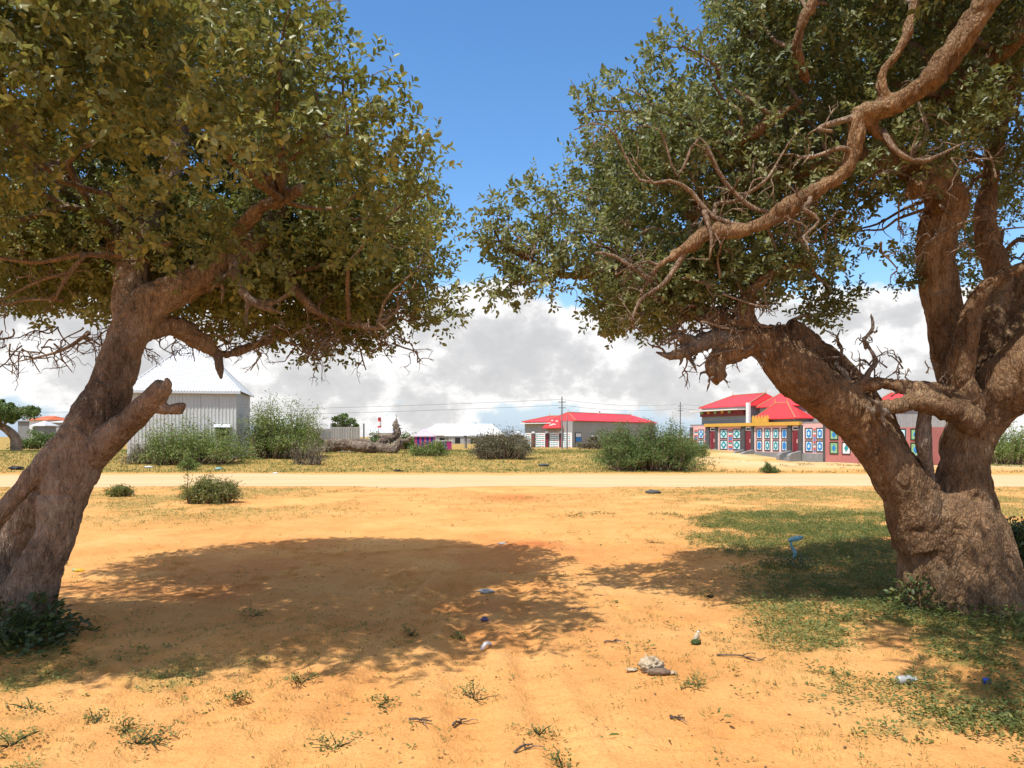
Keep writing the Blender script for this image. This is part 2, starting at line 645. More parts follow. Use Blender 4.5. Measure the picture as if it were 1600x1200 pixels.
def grass_mask(x, y):
    """how thickly weeds and grass cover the sand, 0..1"""
    n = fbm2(x, y, 0.55, 4, 21)
    n2 = fbm2(x, y, 2.2, 3, 22)
    k = 0.6 * n + 0.4 * n2
    # green carpet round the right-hand tree
    edge = 1.9 + 0.12 * (y - 7) + 1.2 * (fbm2(x, y, 0.5, 3, 25) - 0.5)
    right = smooth(-0.3, 1.3, x - edge) * smooth(3.6, 5.4, y) * (1 - smooth(16, 22, y))
    a = right * smooth(0.38, 0.53, 0.5 * k + 0.5 * fbm2(x, y, 1.3, 4, 27))
    a = np.maximum(a, 0.8 * smooth(1.4, 2.6, x) * (1 - smooth(4.8, 5.8, y)) * smooth(0.46, 0.60, k))
    # yellow verge before the road
    verge = smooth(11.5, 17, y) * (1 - smooth(23, 25.0, y))
    vx = np.maximum(smooth(2.0, 5.5, x), 0.85 * smooth(1.5, 6.0, -x - 1.0))
    a = np.maximum(a, verge * (0.25 + 0.75 * vx) * smooth(0.40, 0.58, k) * 0.9)
    # weeds in the near left corner
    left = smooth(0.9, 2.3, -x) * smooth(2.2, 3.0, y) * (1 - smooth(5.6, 6.6, y))
    a = np.maximum(a, 0.75 * left * smooth(0.47, 0.62, k))
    # beyond the road
    beyond = smooth(32.5, 35, y)
    bare = smooth(8, 11, x) * smooth(33.2, 36, y) * (1 - smooth(80, 90, y)) * smooth(0.36, 0.5, fbm2(x, y, 0.3, 3, 28) + 0.04)
    a = np.maximum(a, beyond * (1 - 0.9 * bare) * smooth(0.30, 0.50, k + 0.06))
    return np.clip(a, 0, 1)


def axis(segments):
    out = [segments[0][0]]
    for a, b, s0, s1 in segments:
        x = a
        while x < b - 1e-6:
            t = (x - a) / (b - a)
            x = min(b, x + s0 * (1 - t) + s1 * t)
            out.append(x)
    return np.array(out)


def build_ground():
    ys = axis([(-60, -2, 12, 1), (-2, 2.2, 0.5, 0.05), (2.2, 12, 0.034, 0.045), (12, 26, 0.05, 0.16), (26, 60, 0.2, 0.8), (60, 140, 1.0, 4), (140, 2400, 6, 420)])
    xr = axis([(0, 6.5, 0.04, 0.042), (6.5, 16, 0.06, 0.5), (16, 50, 0.6, 1.5), (50, 160, 2, 12), (160, 2400, 15, 420)])
    xs = np.concatenate([-xr[:0:-1], xr])
    X, Y = np.meshgrid(xs, ys)
    x, y = X.ravel(), Y.ravel()
    z = land(x, y) + relief(x, y)
    g = grass_mask(x, y)
    red = 0.8 * np.exp(-(((x - 0.05) / 1.0) ** 2 + ((y - 20) / 1.3) ** 2)) + 0.75 * np.exp(-(((x - 0.2) / 0.7) ** 2 + ((y - 11.2) / 0.5) ** 2))
    red += 0.5 * smooth(0.5, 0.62, fbm2(x, y, 0.6, 3, 31)) * np.exp(-((y - 9) / 4) ** 2) * np.exp(-((x + 1.5) / 3) ** 2)
    pale = smooth(8, 12, x) * smooth(34, 42, y) * (1 - smooth(80, 90, y)) * smooth(0.35, 0.6, fbm2(x, y, 0.2, 3, 33) + 0.1)
    nx, ny = len(xs), len(ys)
    i = np.arange(nx * ny).reshape(ny, nx)
    q = np.stack([i[:-1, :-1], i[:-1, 1:], i[1:, 1:], i[1:, :-1]], -1).reshape(-1, 4)
    me = mesh_arrays('ground', np.stack([x, y, z], 1), [q], True, {'grass': g, 'red': np.clip(red, 0, 1), 'pale': pale})
    o = link('ground', me, M['ground'])
    o['kind'] = 'structure'


build_ground()


def build_road():
    m, N, L, b = new_mat('pale_track_sand')
    tc = N.new('ShaderNodeTexCoord')
    o = tc.outputs['Object']
    c = ramp(N, L, nz(N, L, 0.8, 6, 0.65, o, (0.07, 2.2, 1)), [(0.3, (0.46, 0.285, 0.125)), (0.5, (0.56, 0.375, 0.19)), (0.72, (0.62, 0.44, 0.25))])
    L.new(c, b.inputs['Base Color'])
    b.inputs['Roughness'].default_value = 0.95
    bump(N, L, b, nz(N, L, 7, 5, 0.7, o), 0.5, 0.05)
    xs = np.concatenate([np.arange(-160, -30, 4), np.arange(-30, 30, 0.25), np.arange(30, 161, 4)])
    base = 24.6 + 0.0007 * xs ** 2 * 0
    n0 = 24.4 + 2.6 * (fbm2(xs, xs * 0, 0.35, 4, 41) - 0.5)
    n1 = 32.2 + 3.0 * (fbm2(xs, xs * 0, 0.3, 4, 42) - 0.5)
    rows = 12
    V = []
    for k in range(rows + 1):
        t = k / rows
        y = n0 * (1 - t) + n1 * t
        z = land(xs, y) + relief(xs, y) + 0.006 + 0.035 * np.sin(np.pi * t) * (0.6 + 0.4 * np.cos(t * 4 * np.pi))
        V.append(np.stack([xs, y, z], 1))
    i = np.arange((rows + 1) * len(xs)).reshape(rows + 1, -1)
    q = np.stack([i[:-1, :-1], i[:-1, 1:], i[1:, 1:], i[1:, :-1]], -1).reshape(-1, 4)
    o = link('road', mesh_arrays('road', np.concatenate(V), [q], True), m)
    o['kind'] = 'structure'


build_road()


# ------------------------------------------------------------------ the two big trees
def poly_world(poly, d):
    return np.array([W(px, py, d)[[0, 2]] for px, py in poly])


def inside_and_edge(P, pts):
    inside = np.zeros(len(pts), bool)
    ed = np.full(len(pts), 1e9)
    n = len(P)
    for i in range(n):
        a, b = P[i], P[(i + 1) % n]
        c = ((a[1] > pts[:, 1]) != (b[1] > pts[:, 1])) & (pts[:, 0] < (b[0] - a[0]) * (pts[:, 1] - a[1]) / (b[1] - a[1] + 1e-12) + a[0])
        inside ^= c
        ab = b - a
        t = np.clip(((pts - a) @ ab) / (ab @ ab), 0, 1)
        ed = np.minimum(ed, np.linalg.norm(pts - (a + t[:, None] * ab), axis=1))
    return inside, ed


def crown_clusters(poly, d, thick, round_, count, rule=None, rmin=0.2, rmax=0.44):
    """centres and radii of leaf clumps filling a rounded crown volume"""
    P = poly_world(poly, d)
    lo, hi = P.min(0), P.max(0)
    C, R = [], []
    for attempt in range(60):
        if len(C) >= count:
            break
        pts = RNG.uniform(lo, hi, (4000, 2))
        ins, e = inside_and_edge(P, pts)
        u = RNG.uniform(-1, 1, 4000)
        u = np.sign(u) * np.abs(u) ** 0.5
        t = np.clip(e / round_, 0, 1)
        H = thick * np.sqrt(1 - (1 - t) ** 2)
        y = d + u * H
        ok = ins & (e > min(0.16, 0.6 * rmin))
        if rule is not None:
            ok &= rule(pts[:, 0], y, pts[:, 1])
        for k in np.nonzero(ok)[0]:
            if len(C) >= count:
                break
            C.append((pts[k, 0], y[k], pts[k, 1]))
            R.append(min(rmax, max(rmin * .7, e[k] * .8)) * RNG.uniform(0.75, 1.1))
    return np.array(C), np.array(R)


def crown_leaves(name, C, R, sprigs, per, size, up=0.45):
    """sprigs of leaves round every clump centre"""
    S, D, VV = [], [], []
    for c, r in zip(C, R):
        n = max(8, int(sprigs * (r / 0.35) ** 2))
        v = unit(RNG.normal(size=(n, 3)))
        rad = r * RNG.uniform(0.25, 1.0, n) ** 0.6
        S.append(c + v * rad[:, None] * np.array([1, 1, 0.8]))
        D.append(unit(v + 0.7 * RNG.normal(size=(n, 3)) + np.array([0, 0, up])))
        VV.append(np.full(n, RNG.uniform(-0.26, 0.26)))
    S, D, VV = np.concatenate(S), np.concatenate(D), np.concatenate(VV)
    n = len(S)
    pos, dirs, nrm, var = [], [], [], []
    ln = RNG.uniform(0.10, 0.20, n)
    a0 = RNG.uniform(0, 6.28, n)
    ref = unit(np.cross(D, RNG.normal(size=(n, 3))))
    ref2 = np.cross(D, ref)
    for k in range(per):
        t = (k + 0.5) / per
        ang = a0 + k * 2.4
        rd = np.cos(ang)[:, None] * ref + np.sin(ang)[:, None] * ref2
        pos.append(S + D * (ln * t)[:, None])
        dd = unit(D * (0.35 + 0.5 * t) + rd * 0.8 + 0.15 * RNG.normal(size=(n, 3)))
        dirs.append(dd)
        nrm.append(unit(D * 0.7 - rd * 0.3 + np.array([0, 0, 0.6]) + 0.35 * RNG.normal(size=(n, 3))))
        var.append(np.clip(0.45 + VV + 0.17 * RNG.normal(size=n) + (RNG.random(n) < 0.012) * 0.5, 0, 1))
    pos, dirs, nrm, var = map(np.concatenate, (pos, dirs, nrm, var))
    L = size * RNG.uniform(0.7, 1.25, len(pos))
    return leaves(name, pos, dirs, nrm, L, L * RNG.uniform(0.44, 0.6, len(pos)), var)


def limb(points, step=0.06):
    P = [W(px, py, d) for px, py, d, r in points]
    return spline(P, [p[3] for p in points], step)


def crooked(p0, p1, r0, r1, bend=0.18, n=5):
    """a wandering branch from p0 to p1"""
    p0, p1 = np.asarray(p0, float), np.asarray(p1, float)
    Ln = np.linalg.norm(p1 - p0)
    t = np.linspace(0, 1, n)
    pts = p0 + (p1 - p0) * t[:, None]
    off = RNG.normal(size=(n, 3)) * bend * Ln * 0.45
    off[0] = 0
    off[-1] = 0
    off[1:-1, 2] += 0.06 * Ln
    return spline(pts + off, np.linspace(r0, r1, n), max(0.04, Ln / 14))


def twig_fan(T, p, d, length, r, depth=2):
    """bare forked twigs"""
    d = unit(np.asarray(d, float))
    end = p + d * length
    path, rr = crooked(p, end, r, r * 0.5, 0.22, 4)
    T.add(path, rr, 4 if r < 0.012 else 5)
    if depth > 0:
        for k in range(RNG.integers(2, 4)):
            i = RNG.integers(len(path) // 3, len(path))
            nd = unit(d + 0.9 * RNG.normal(size=3))
            twig_fan(T, path[i], nd, length * RNG.uniform(0.4, 0.7), r * 0.55, depth - 1)


def branches_to(T, nodes, radii, C, count, rmax=0.035):
    nodes = np.array(nodes)
    for k in RNG.permutation(len(C))[:count]:
        c = C[k]
        dd = np.linalg.norm(nodes - c, axis=1) + 0.35 * np.maximum(0, nodes[:, 2] - c[2])
        i = int(np.argmin(dd + RNG.uniform(0, 0.5, len(dd))))
        Ln = np.linalg.norm(nodes[i] - c)
        if Ln < 0.15 or Ln > 3.2:
            continue
        r0 = min(rmax, radii[i] * 0.7, 0.010 + 0.012 * Ln)
        path, rr = crooked(nodes[i], c, r0, 0.004, 0.12, 6)
        T.add(path, rr, 5)
        for q in range(3):
            j = RNG.integers(len(path) // 2, len(path))
            T.add(*crooked(path[j], path[j] + unit(RNG.normal(size=3) + [0, 0, .3]) * RNG.uniform(0.15, 0.4), rr[j] * 0.7, 0.003, 0.2, 4), 4)


def build_left_tree():
    root = thing('tree', 'broad olive-green tree on a leaning trunk with a hollow cleft and snapped side stub', 'tree', (-4.05, 6.3, 0))
    limbs = {
        'main': [(20, 1010, 6.3, 0.324), (30, 975, 6.3, 0.279), (42, 935, 6.32, 0.225), (66, 880, 6.36, 0.176), (90, 830, 6.4, 0.162), (98, 780, 6.45, 0.194), (114, 735, 6.5, 0.211), (138, 680, 6.55, 0.221), (160, 640, 6.6, 0.203), (178, 595, 6.65, 0.180), (192, 550, 6.7, 0.167), (212, 505, 6.8, 0.162), (240, 470, 6.88, 0.165), (285, 448, 6.95, 0.150), (335, 425, 7.0, 0.140), (378, 395, 7.1, 0.120), (425, 350, 7.3, 0.095), (470, 280, 7.5, 0.070), (510, 200, 7.7, 0.045)],
        'strand': [(150, 650, 6.5, .13), (100, 690, 6.42, .09), (56, 738, 6.34, .075), (12, 790, 6.28, .07), (-20, 835, 6.25, .07), (-42, 880, 6.22, .08), (-38, 940, 6.22, .14), (-30, 1010, 6.25, .2)],
        'back': [(110, 730, 6.8, .15), (50, 800, 6.85, .16), (10, 870, 6.85, .18), (-5, 960, 6.7, .22)],
        'upright': [(205, 520, 6.8, .14), (203, 470, 6.95, .15), (208, 420, 7.1, .15), (225, 365, 7.3, .13), (262, 290, 7.6, .11), (280, 190, 7.9, .09), (260, 60, 8.1, .07), (270, -80, 8.2, .05)],
        'left_arm': [(208, 420, 7.1, .10), (160, 340, 7.4, .09), (80, 260, 7.7, .08), (-20, 200, 7.9, .07), (-160, 150, 8.0, .05)],
        'cut_limb': [(330, 428, 7.0, .09), (375, 360, 6.95, .075), (405, 326, 6.8, .06), (440, 312, 6.65, .055), (472, 297, 6.55, .05)],
        'low_arm': [(225, 520, 6.85, .10), (270, 510, 7.1, .10), (310, 530, 7.3, .09), (335, 548, 7.4, .07), (360, 552, 7.6, .05), (450, 520, 8.2, .04), (540, 480, 8.6, .03)],
        'right_arm': [(425, 350, 7.3, .08), (440, 410, 7.2, .065), (470, 462, 7.15, .05), (515, 498, 7.15, .04), (590, 514, 7.2, .025)],
        'far_arm': [(240, 470, 6.9, .12), (300, 420, 7.6, .10), (400, 380, 8.5, .08), (500, 340, 9.2, .06), (590, 300, 9.6, .04)],
    }
    T = Tubes()
    nodes, radii = [], []
    for nm, pts in limbs.items():
        P, R = limb(pts)
        T.add(P, R, 14)
        for p, r in list(zip(P, R))[::4]:
            if r < 0.14 and p[2] > 2.6:
                nodes.append(p)
                radii.append(r)
    me = fuse(T.mesh('t'), 0.013, 0.032, 3, 0.5)
    o = link('trunk', me, M['bark_left'])
    o.parent = root
    o.matrix_parent_inverse = root.matrix_world.inverted()
    root_inv = fix_parent(root)
    # snapped stub on the right of the trunk
    T = Tubes()
    T.add(*limb([(140, 712, 6.5, .15), (172, 684, 6.42, .13), (200, 660, 6.36, .105), (226, 636, 6.3, .095), (246, 616, 6.26, .09), (257, 602, 6.24, .075)], 0.04), 12)
    T.add(*limb([(236, 628, 6.3, .07), (262, 600, 6.22, .035), (258, 590, 6.2, .008)], 0.03), 8)
    T.add(*limb([(238, 624, 6.3, .06), (240, 606, 6.3, .03), (246, 598, 6.3, .006)], 0.03), 8)
    T.add(*limb([(246, 636, 6.3, .05), (266, 640, 6.3, .043), (282, 636, 6.3, .04), (289, 630, 6.3, .012)], 0.03), 8)
    T.add(*limb([(274, 640, 6.3, .035), (285, 645, 6.3, .012)], 0.03), 6)
    part('broken_stub', fuse(T.mesh('t'), 0.011, 0.014, 8, 0.6), M['bark_left'], root, root_inv)
    # dead pale fork hanging under the limb
    T = Tubes()
    T.add(*limb([(362, 402, 6.9, .05), (372, 440, 6.8, .045), (392, 470, 6.75, .045), (425, 484, 6.7, .03), (450, 492, 6.7, .008)], 0.04), 8)
    T.add(*limb([(395, 472, 6.75, .035), (430, 472, 6.7, .03), (458, 452, 6.65, .02), (462, 444, 6.65, .006)], 0.04), 7)
    T.add(*limb([(388, 468, 6.75, .03), (384, 500, 6.7, .02), (386, 514, 6.7, .004)], 0.04), 6)
    T.add(*limb([(345, 425, 6.9, .03), (348, 455, 6.85, .02), (346, 478, 6.85, .005)], 0.04), 6)
    T.add(*limb([(365, 425, 6.9, .035), (340, 440, 6.8, .02), (326, 462, 6.8, .005)], 0.04), 6)
    T.add(*limb([(340, 552, 7.4, .05), (343, 575, 7.35, .04), (346, 592, 7.35, .012)], 0.03), 7)
    part('dead_branch', fuse(T.mesh('t'), 0.009, 0.010, 12, 0.6), M['deadwood'], root, root_inv)
    poly = [(-330, -120), (-250, -260), (0, -330), (250, -250), (370, -90), (462, 0), (490, 92), (548, 104), (640, 148), (676, 190), (698, 245), (702, 300), (718, 372), (722, 420), (742, 468), (716, 510), (640, 518), (570, 535), (520, 550), (440, 566), (360, 552), (300, 528), (240, 515), (150, 522), (60, 498), (-50, 490), (-200, 470), (-330, 380), (-400, 200)]
    def rule(x, y, z):
        low = 2.66 + 0.36 * np.maximum(0, 7.0 - y)
        seen = np.stack([CX + x / np.maximum(y, .5) * FPX, HY - (z - EYE) / np.maximum(y, .5) * FPX], 1)
        # the crown narrows towards its near and far sides
        return (z > low) & (y > 3.4) & (inside_and_edge(np.array(poly, float), seen)[0] | ((seen[:, 1] < 0) & (seen[:, 0] < 440)))
    C, R = crown_clusters(poly, 6.7, 3.1, 1.6, 560, rule)
    C2, R2 = crown_clusters([(-80, 470), (150, 508), (300, 522), (440, 552), (570, 522), (690, 498), (705, 400), (560, 310), (300, 300), (-80, 310)], 8.1, 1.0, 0.7, 190)
    C, R = np.concatenate([C, C2]), np.concatenate([R, R2])
    b = Tubes()
    branches_to(b, nodes, radii, C[C[:, 1] > 4.6], 130)
    # dry twigs on the underside and bare sticks on the left
    for k in range(85):
        px = RNG.uniform(-20, 620)
        p = W(px, RNG.uniform(510, 550) - 0.02 * px, RNG.uniform(6.8, 8.0))
        twig_fan(b, p, (RNG.normal() * 0.8, RNG.normal() * 0.5, -0.55), RNG.uniform(0.18, 0.38), 0.010, 2)
    for pts in ([(195, 400, 6.8, .03), (130, 398, 6.6, .022), (60, 410, 6.5, .018), (-10, 402, 6.4, .012)], [(135, 396, 6.6, .02), (105, 432, 6.5, .02), (85, 472, 6.5, .008)], [(110, 425, 6.5, .014), (60, 440, 6.5, .012), (0, 470, 6.5, .008)], [(270, 380, 6.7, .02), (230, 385, 6.6, .022), (175, 378, 6.5, .012)], [(140, 520, 7.0, .02), (95, 548, 6.9, .015), (28, 565, 6.9, .005)], [(100, 470, 6.6, .016), (50, 468, 6.5, .012), (-10, 480, 6.5, .006)]):
        P, R_ = limb(pts)
        b.add(P, R_, 6)
        for q in range(5):
            twig_fan(b, P[RNG.integers(3, len(P))], RNG.normal(size=3) + [0, 0, -.3], RNG.uniform(0.12, 0.3), 0.007, 1)
    part('branches', b.mesh('branches'), M['branch'], root, root_inv)
    cr = part('crown', crown_leaves('crown', C, R, 38, 9, 0.058), M['leaf_left'], root, root_inv)
    cr['kind'] = 'stuff'


def fix_parent(root):
    bpy.context.view_layer.update()
    inv = root.matrix_world.inverted()
    for c in root.children:
        c.matrix_parent_inverse = inv
    return inv


def part(name, me, mat, root, inv):
    """a part modelled in place: parented without moving"""
    o = link(name, me, mat, root)
    o.matrix_parent_inverse = inv
    return o


def build_right_tree():
    root = thing('tree', 'massive gnarled tree with a thick forked trunk and twisting bare limbs', 'tree', (4.25, 7.3, 0))
    limbs = {
        'bole': [(1503, 1000, 7.35, .68), (1502, 945, 7.3, .58), (1494, 890, 7.3, .53), (1482, 840, 7.3, .48), (1464, 795, 7.3, .42), (1458, 770, 7.3, .20)],
        'buttress': [(1560, 1000, 7.2, .28), (1570, 930, 7.25, .2), (1553, 860, 7.35, .18), (1532, 790, 7.4, .16), (1518, 730, 7.4, .14)],
        'left_limb': [(1450, 840, 7.25, .34), (1415, 765, 7.2, .25), (1378, 708, 7.15, .215), (1342, 660, 7.1, .215), (1290, 614, 7.05, .235), (1242, 580, 7.0, .235), (1214, 548, 7.0, .205), (1200, 520, 7.0, .16)],
        'left_strand': [(1228, 515, 7.15, .12), (1266, 543, 7.2, .135), (1305, 576, 7.22, .15), (1345, 618, 7.25, .15), (1382, 672, 7.25, .14), (1410, 735, 7.25, .14)],
        'right_col': [(1496, 840, 7.3, .38), (1500, 780, 7.3, .28), (1506, 722, 7.3, .225), (1518, 672, 7.28, .24), (1552, 625, 7.2, .265), (1600, 580, 7.0, .29), (1670, 510, 6.8, .27), (1760, 420, 6.6, .24), (1820, 300, 6.4, .2), (1800, 120, 6.2, .15), (1720, -60, 6.0, .12), (1610, -90, 5.9, .11)],
        'upright': [(1525, 680, 7.5, .2), (1505, 620, 7.6, .21), (1490, 560, 7.65, .195), (1474, 490, 7.7, .185), (1462, 420, 7.7, .185), (1462, 370, 7.65, .18), (1480, 325, 7.6, .19), (1470, 290, 7.5, .19), (1440, 262, 7.4, .165), (1390, 250, 7.3, .14), (1320, 248, 7.2, .11), (1260, 262, 7.1, .10), (1190, 280, 7.1, .08), (1130, 310, 7.1, .06), (1075, 340, 7.1, .05)],
        'pale_upright': [(1520, 640, 7.1, .15), (1497, 590, 7.05, .13), (1510, 540, 7.0, .115), (1520, 490, 7.0, .10), (1535, 455, 7.0, .09), (1570, 430, 7.0, .06), (1640, 400, 7.1, .05)],
        'inner': [(1555, 640, 7.4, .2), (1540, 570, 7.5, .17), (1548, 500, 7.6, .15), (1560, 430, 7.8, .12), (1540, 350, 8.0, .1), (1560, 220, 8.2, .08), (1600, 60, 8.3, .06)],
        'bow': [(1575, 600, 7.3, .16), (1590, 520, 7.5, .14), (1600, 450, 7.7, .12), (1650, 330, 7.9, .1), (1700, 150, 8.0, .08)],
        'dead_arm': [(1520, 660, 6.95, .13), (1480, 640, 6.9, .12), (1440, 628, 6.88, .10), (1405, 634, 6.85, .08), (1378, 640, 6.8, .065), (1368, 645, 6.8, .04)],
        'dead_arm_top': [(1500, 640, 7.0, .11), (1462, 612, 6.98, .095), (1420, 606, 6.95, .075), (1385, 600, 6.95, .06), (1350, 600, 6.95, .07), (1322, 612, 7.0, .09)],
        'knob': [(1215, 545, 7.0, .18), (1180, 530, 6.95, .17), (1150, 540, 6.9, .14), (1122, 560, 6.85, .10), (1118, 582, 6.8, .085), (1128, 594, 6.8, .07)],
        'knob_up': [(1180, 530, 6.95, .13), (1165, 490, 6.9, .10), (1180, 455, 6.85, .075), (1205, 430, 6.8, .05), (1270, 400, 6.9, .035)],
        'long_left': [(1170, 515, 6.95, .10), (1120, 500, 7.0, .08), (1060, 470, 7.2, .065), (1000, 440, 7.35, .055), (945, 422, 7.45, .055), (885, 430, 7.5, .05), (840, 410, 7.5, .03), (790, 385, 7.5, .02)],
        'wave': [(1200, 280, 7.1, .07), (1160, 240, 7.0, .06), (1150, 225, 6.9, .055), (1175, 210, 6.8, .055), (1210, 185, 6.75, .05), (1250, 160, 6.8, .03)],
        'stub': [(1475, 320, 7.4, .12), (1445, 285, 7.1, .09), (1425, 298, 6.95, .08)],
        'front': [(1610, -90, 5.9, .11), (1540, 0, 6.0, .105), (1495, 72, 6.1, .10), (1435, 140, 6.2, .095), (1385, 168, 6.25, .09), (1345, 180, 6.3, .08), (1335, 225, 6.3, .075), (1318, 270, 6.3, .072), (1265, 302, 6.3, .07), (1200, 345, 6.3, .066), (1150, 362, 6.3, .06), (1110, 362, 6.3, .05), (1078, 385, 6.3, .042), (1040, 405, 6.3, .034), (1012, 440, 6.3, .024), (985, 500, 6.35, .012)],
        'front_fork': [(1385, 168, 6.25, .06), (1378, 120, 6.2, .05), (1410, 70, 6.2, .045), (1430, 0, 6.2, .04), (1440, -80, 6.2, .03)],
        'front_fork_b': [(1262, 130, 6.6, .035), (1245, 90, 6.5, .045), (1252, 40, 6.4, .045), (1290, -30, 6.3, .045)],
        'cross': [(1345, 180, 6.3, .06), (1380, 215, 6.35, .045), (1410, 242, 6.4, .04), (1440, 250, 6.45, .03)],
        'high_right': [(1800, 120, 6.2, .1), (1650, 10, 6.6, .09), (1580, 65, 6.8, .085), (1530, 110, 7.0, .07), (1460, 160, 7.2, .05)],
    }
    T = Tubes()
    nodes, radii = [], []
    for nm, pts in limbs.items():
        P, R = limb(pts)
        T.add(P, R, 14)
        for p, r in list(zip(P, R))[::4]:
            if r < 0.13 and p[2] > 2.3 and 'dead' not in nm:
                nodes.append(p)
                radii.append(r)
    me = fuse(T.mesh('t'), 0.014, 0.036, 14, 0.5)
    inv = fix_parent(root)
    part('trunk', me, M['bark_right'], root, inv)
    # broken dead ends
    T = Tubes()
    for base, n in (((1372, 640, 6.8), 6), ((1118, 575, 6.82), 9), ((1075, 545, 6.85), 9)):
        p = W(*base)
        for k in range(n):
            d = unit(np.array([-0.7 * (base[0] < 1100) + RNG.normal() * 0.6, RNG.normal() * 0.4, -0.35 + 0.4 * RNG.normal()]))
            T.add(*crooked(p + RNG.normal(size=3) * 0.03, p + d * RNG.uniform(0.1, 0.26), 0.035, 0.006, 0.2, 4), 7)
        if base[0] > 1300:
            part('dead_branch', fuse(T.mesh('t'), 0.010, 0.012, 22, 0.7), M['deadwood'], root, inv)
            T = Tubes()
    T.add(*limb([(1160, 535, 6.9, .11), (1115, 530, 6.87, .09), (1080, 545, 6.85, .07), (1048, 556, 6.85, .04), (1024, 550, 6.85, .008)], 0.04), 9)
    T.add(*limb([(1100, 540, 6.87, .06), (1060, 525, 6.85, .03), (1030, 538, 6.85, .006)], 0.04), 7)
    part('dead_branch', fuse(T.mesh('t'), 0.010, 0.012, 19, 0.7), M['deadwood'], root, inv)
    T = Tubes()
    T.add(*limb([(1350, 598, 6.95, .04), (1358, 580, 6.92, .026), (1368, 566, 6.95, .028), (1360, 545, 6.98, .018), (1350, 532, 6.95, .02), (1364, 512, 6.95, .012), (1360, 488, 6.95, .004)], 0.03), 7)
    part('dead_branch', fuse(T.mesh('t'), 0.010, 0.012, 20, 0.7), M['deadwood'], root, inv)
    T = Tubes()
    T.add(*limb([(1325, 605, 7.0, .05), (1318, 582, 6.95, .032), (1306, 570, 7.0, .03), (1316, 548, 7.02, .022), (1308, 530, 7.0, .016), (1314, 512, 7.0, .005)], 0.03), 8)
    part('dead_branch', fuse(T.mesh('t'), 0.010, 0.012, 21, 0.7), M['deadwood'], root, inv)
    T = Tubes()
    T.add(*limb([(1445, 640, 6.95, .06), (1442, 690, 6.98, .075), (1448, 725, 7.05, .055), (1456, 760, 7.1, .03)], 0.03), 8)
    part('dead_branch', fuse(T.mesh('t'), 0.010, 0.012, 19, 0.7), M['deadwood'], root, inv)
    clusters = []
    main = [(1120, -60), (1085, 30), (1050, 85), (995, 92), (975, 125), (915, 138), (878, 195), (872, 245), (880, 300), (915, 330), (905, 400), (905, 480), (935, 520), (990, 536), (1080, 520), (1150, 492), (1250, 450), (1330, 432), (1385, 415), (1375, 350), (1420, 330), (1500, 230), (1600, 150), (1700, -60), (1500, -260), (1250, -200)]
    clusters.append(crown_clusters(main, 7.7, 1.5, 1.1, 420, lambda x, y, z: (y > 6.6)))
    clusters.append(crown_clusters([(905, 310), (850, 285), (795, 290), (760, 332), (734, 372), (752, 402), (800, 420), (750, 455), (746, 490), (820, 496), (880, 465), (930, 430), (925, 360)], 7.5, 0.8, 0.6, 46, None, 0.14, 0.28))
    clusters.append(crown_clusters([(1440, 200), (1480, 250), (1500, 300), (1475, 350), (1490, 420), (1560, 440), (1700, 500), (2000, 430), (2150, 100), (2000, -300), (1500, -330), (1400, 0)], 8.3, 2.4, 1.4, 260, lambda x, y, z: (y > 7.6) | (z > 5.2)))
    clusters.append(crown_clusters([(890, 400), (1000, 400), (1150, 390), (1290, 390), (1260, 470), (1140, 505), (1010, 538), (925, 515)], 7.3, 0.7, 0.5, 90))
    clusters.append(crown_clusters([(1270, 420), (1340, 470), (1330, 505), (1280, 515), (1235, 480), (1200, 470)], 7.6, 0.4, 0.4, 12, None, 0.12, 0.2))
    clusters.append(crown_clusters([(1395, 432), (1430, 425), (1432, 455), (1400, 458)], 7.7, 0.15, 0.3, 2, lambda x, y, z: z > 0, 0.08, 0.12))
    clusters.append(crown_clusters([(1040, -110), (1500, -80), (2000, -80), (2450, -120), (2500, -400), (2200, -640), (1500, -640), (1040, -420)], 3.9, 1.2, 0.7, 190, lambda x, y, z: (z > EYE + 0.62 * y) & (y < 4.8)))
    C = np.concatenate([c for c, r in clusters])
    R = np.concatenate([r for c, r in clusters])
    b = Tubes()
    branches_to(b, nodes, radii, C[C[:, 1] > 6.2], 210, 0.04)
    front = [(n_, r_) for n_, r_ in zip(nodes, radii) if n_[1] < 7.25 and 2.8 < n_[2] < 4.2 and n_[0] < 3.6]
    for k in range(12):     # long pale crooked branches over the crown
        p, r_ = front[RNG.integers(len(front))]
        q = p + np.array([RNG.normal() * .5 - .45, RNG.uniform(-.35, .1), RNG.normal() * .45 + .15]) * 1.3
        q[1] = max(q[1], 5.9)
        path, rr = crooked(p, q, min(.024, r_ * .6), .004, .16, 7)
        b.add(path, rr, 6)
        for m_ in range(4):
            j_ = RNG.integers(len(path) // 4, len(path))
            twig_fan(b, path[j_], RNG.normal(size=3) + [-.2, -.1, .1], RNG.uniform(.15, .4), rr[j_] * .6, 1)
    for k in range(70):     # bare grey twigs among the front limbs
        px, py = RNG.uniform(960, 1560), RNG.uniform(250, 520)
        if px > 1250 and py > 380:
            continue
        twig_fan(b, W(px, py, RNG.uniform(6.4, 7.0)), RNG.normal(size=3) + np.array([-0.3, -0.3, -0.1]), RNG.uniform(0.15, 0.45), 0.012, 2)
    for k in range(24):
        px, py = RNG.uniform(1320, 1480), RNG.uniform(565, 620)
        twig_fan(b, W(px, py, 6.95), (RNG.normal() * 0.5, RNG.normal() * 0.5, 0.8), RNG.uniform(0.08, 0.2), 0.008, 1)
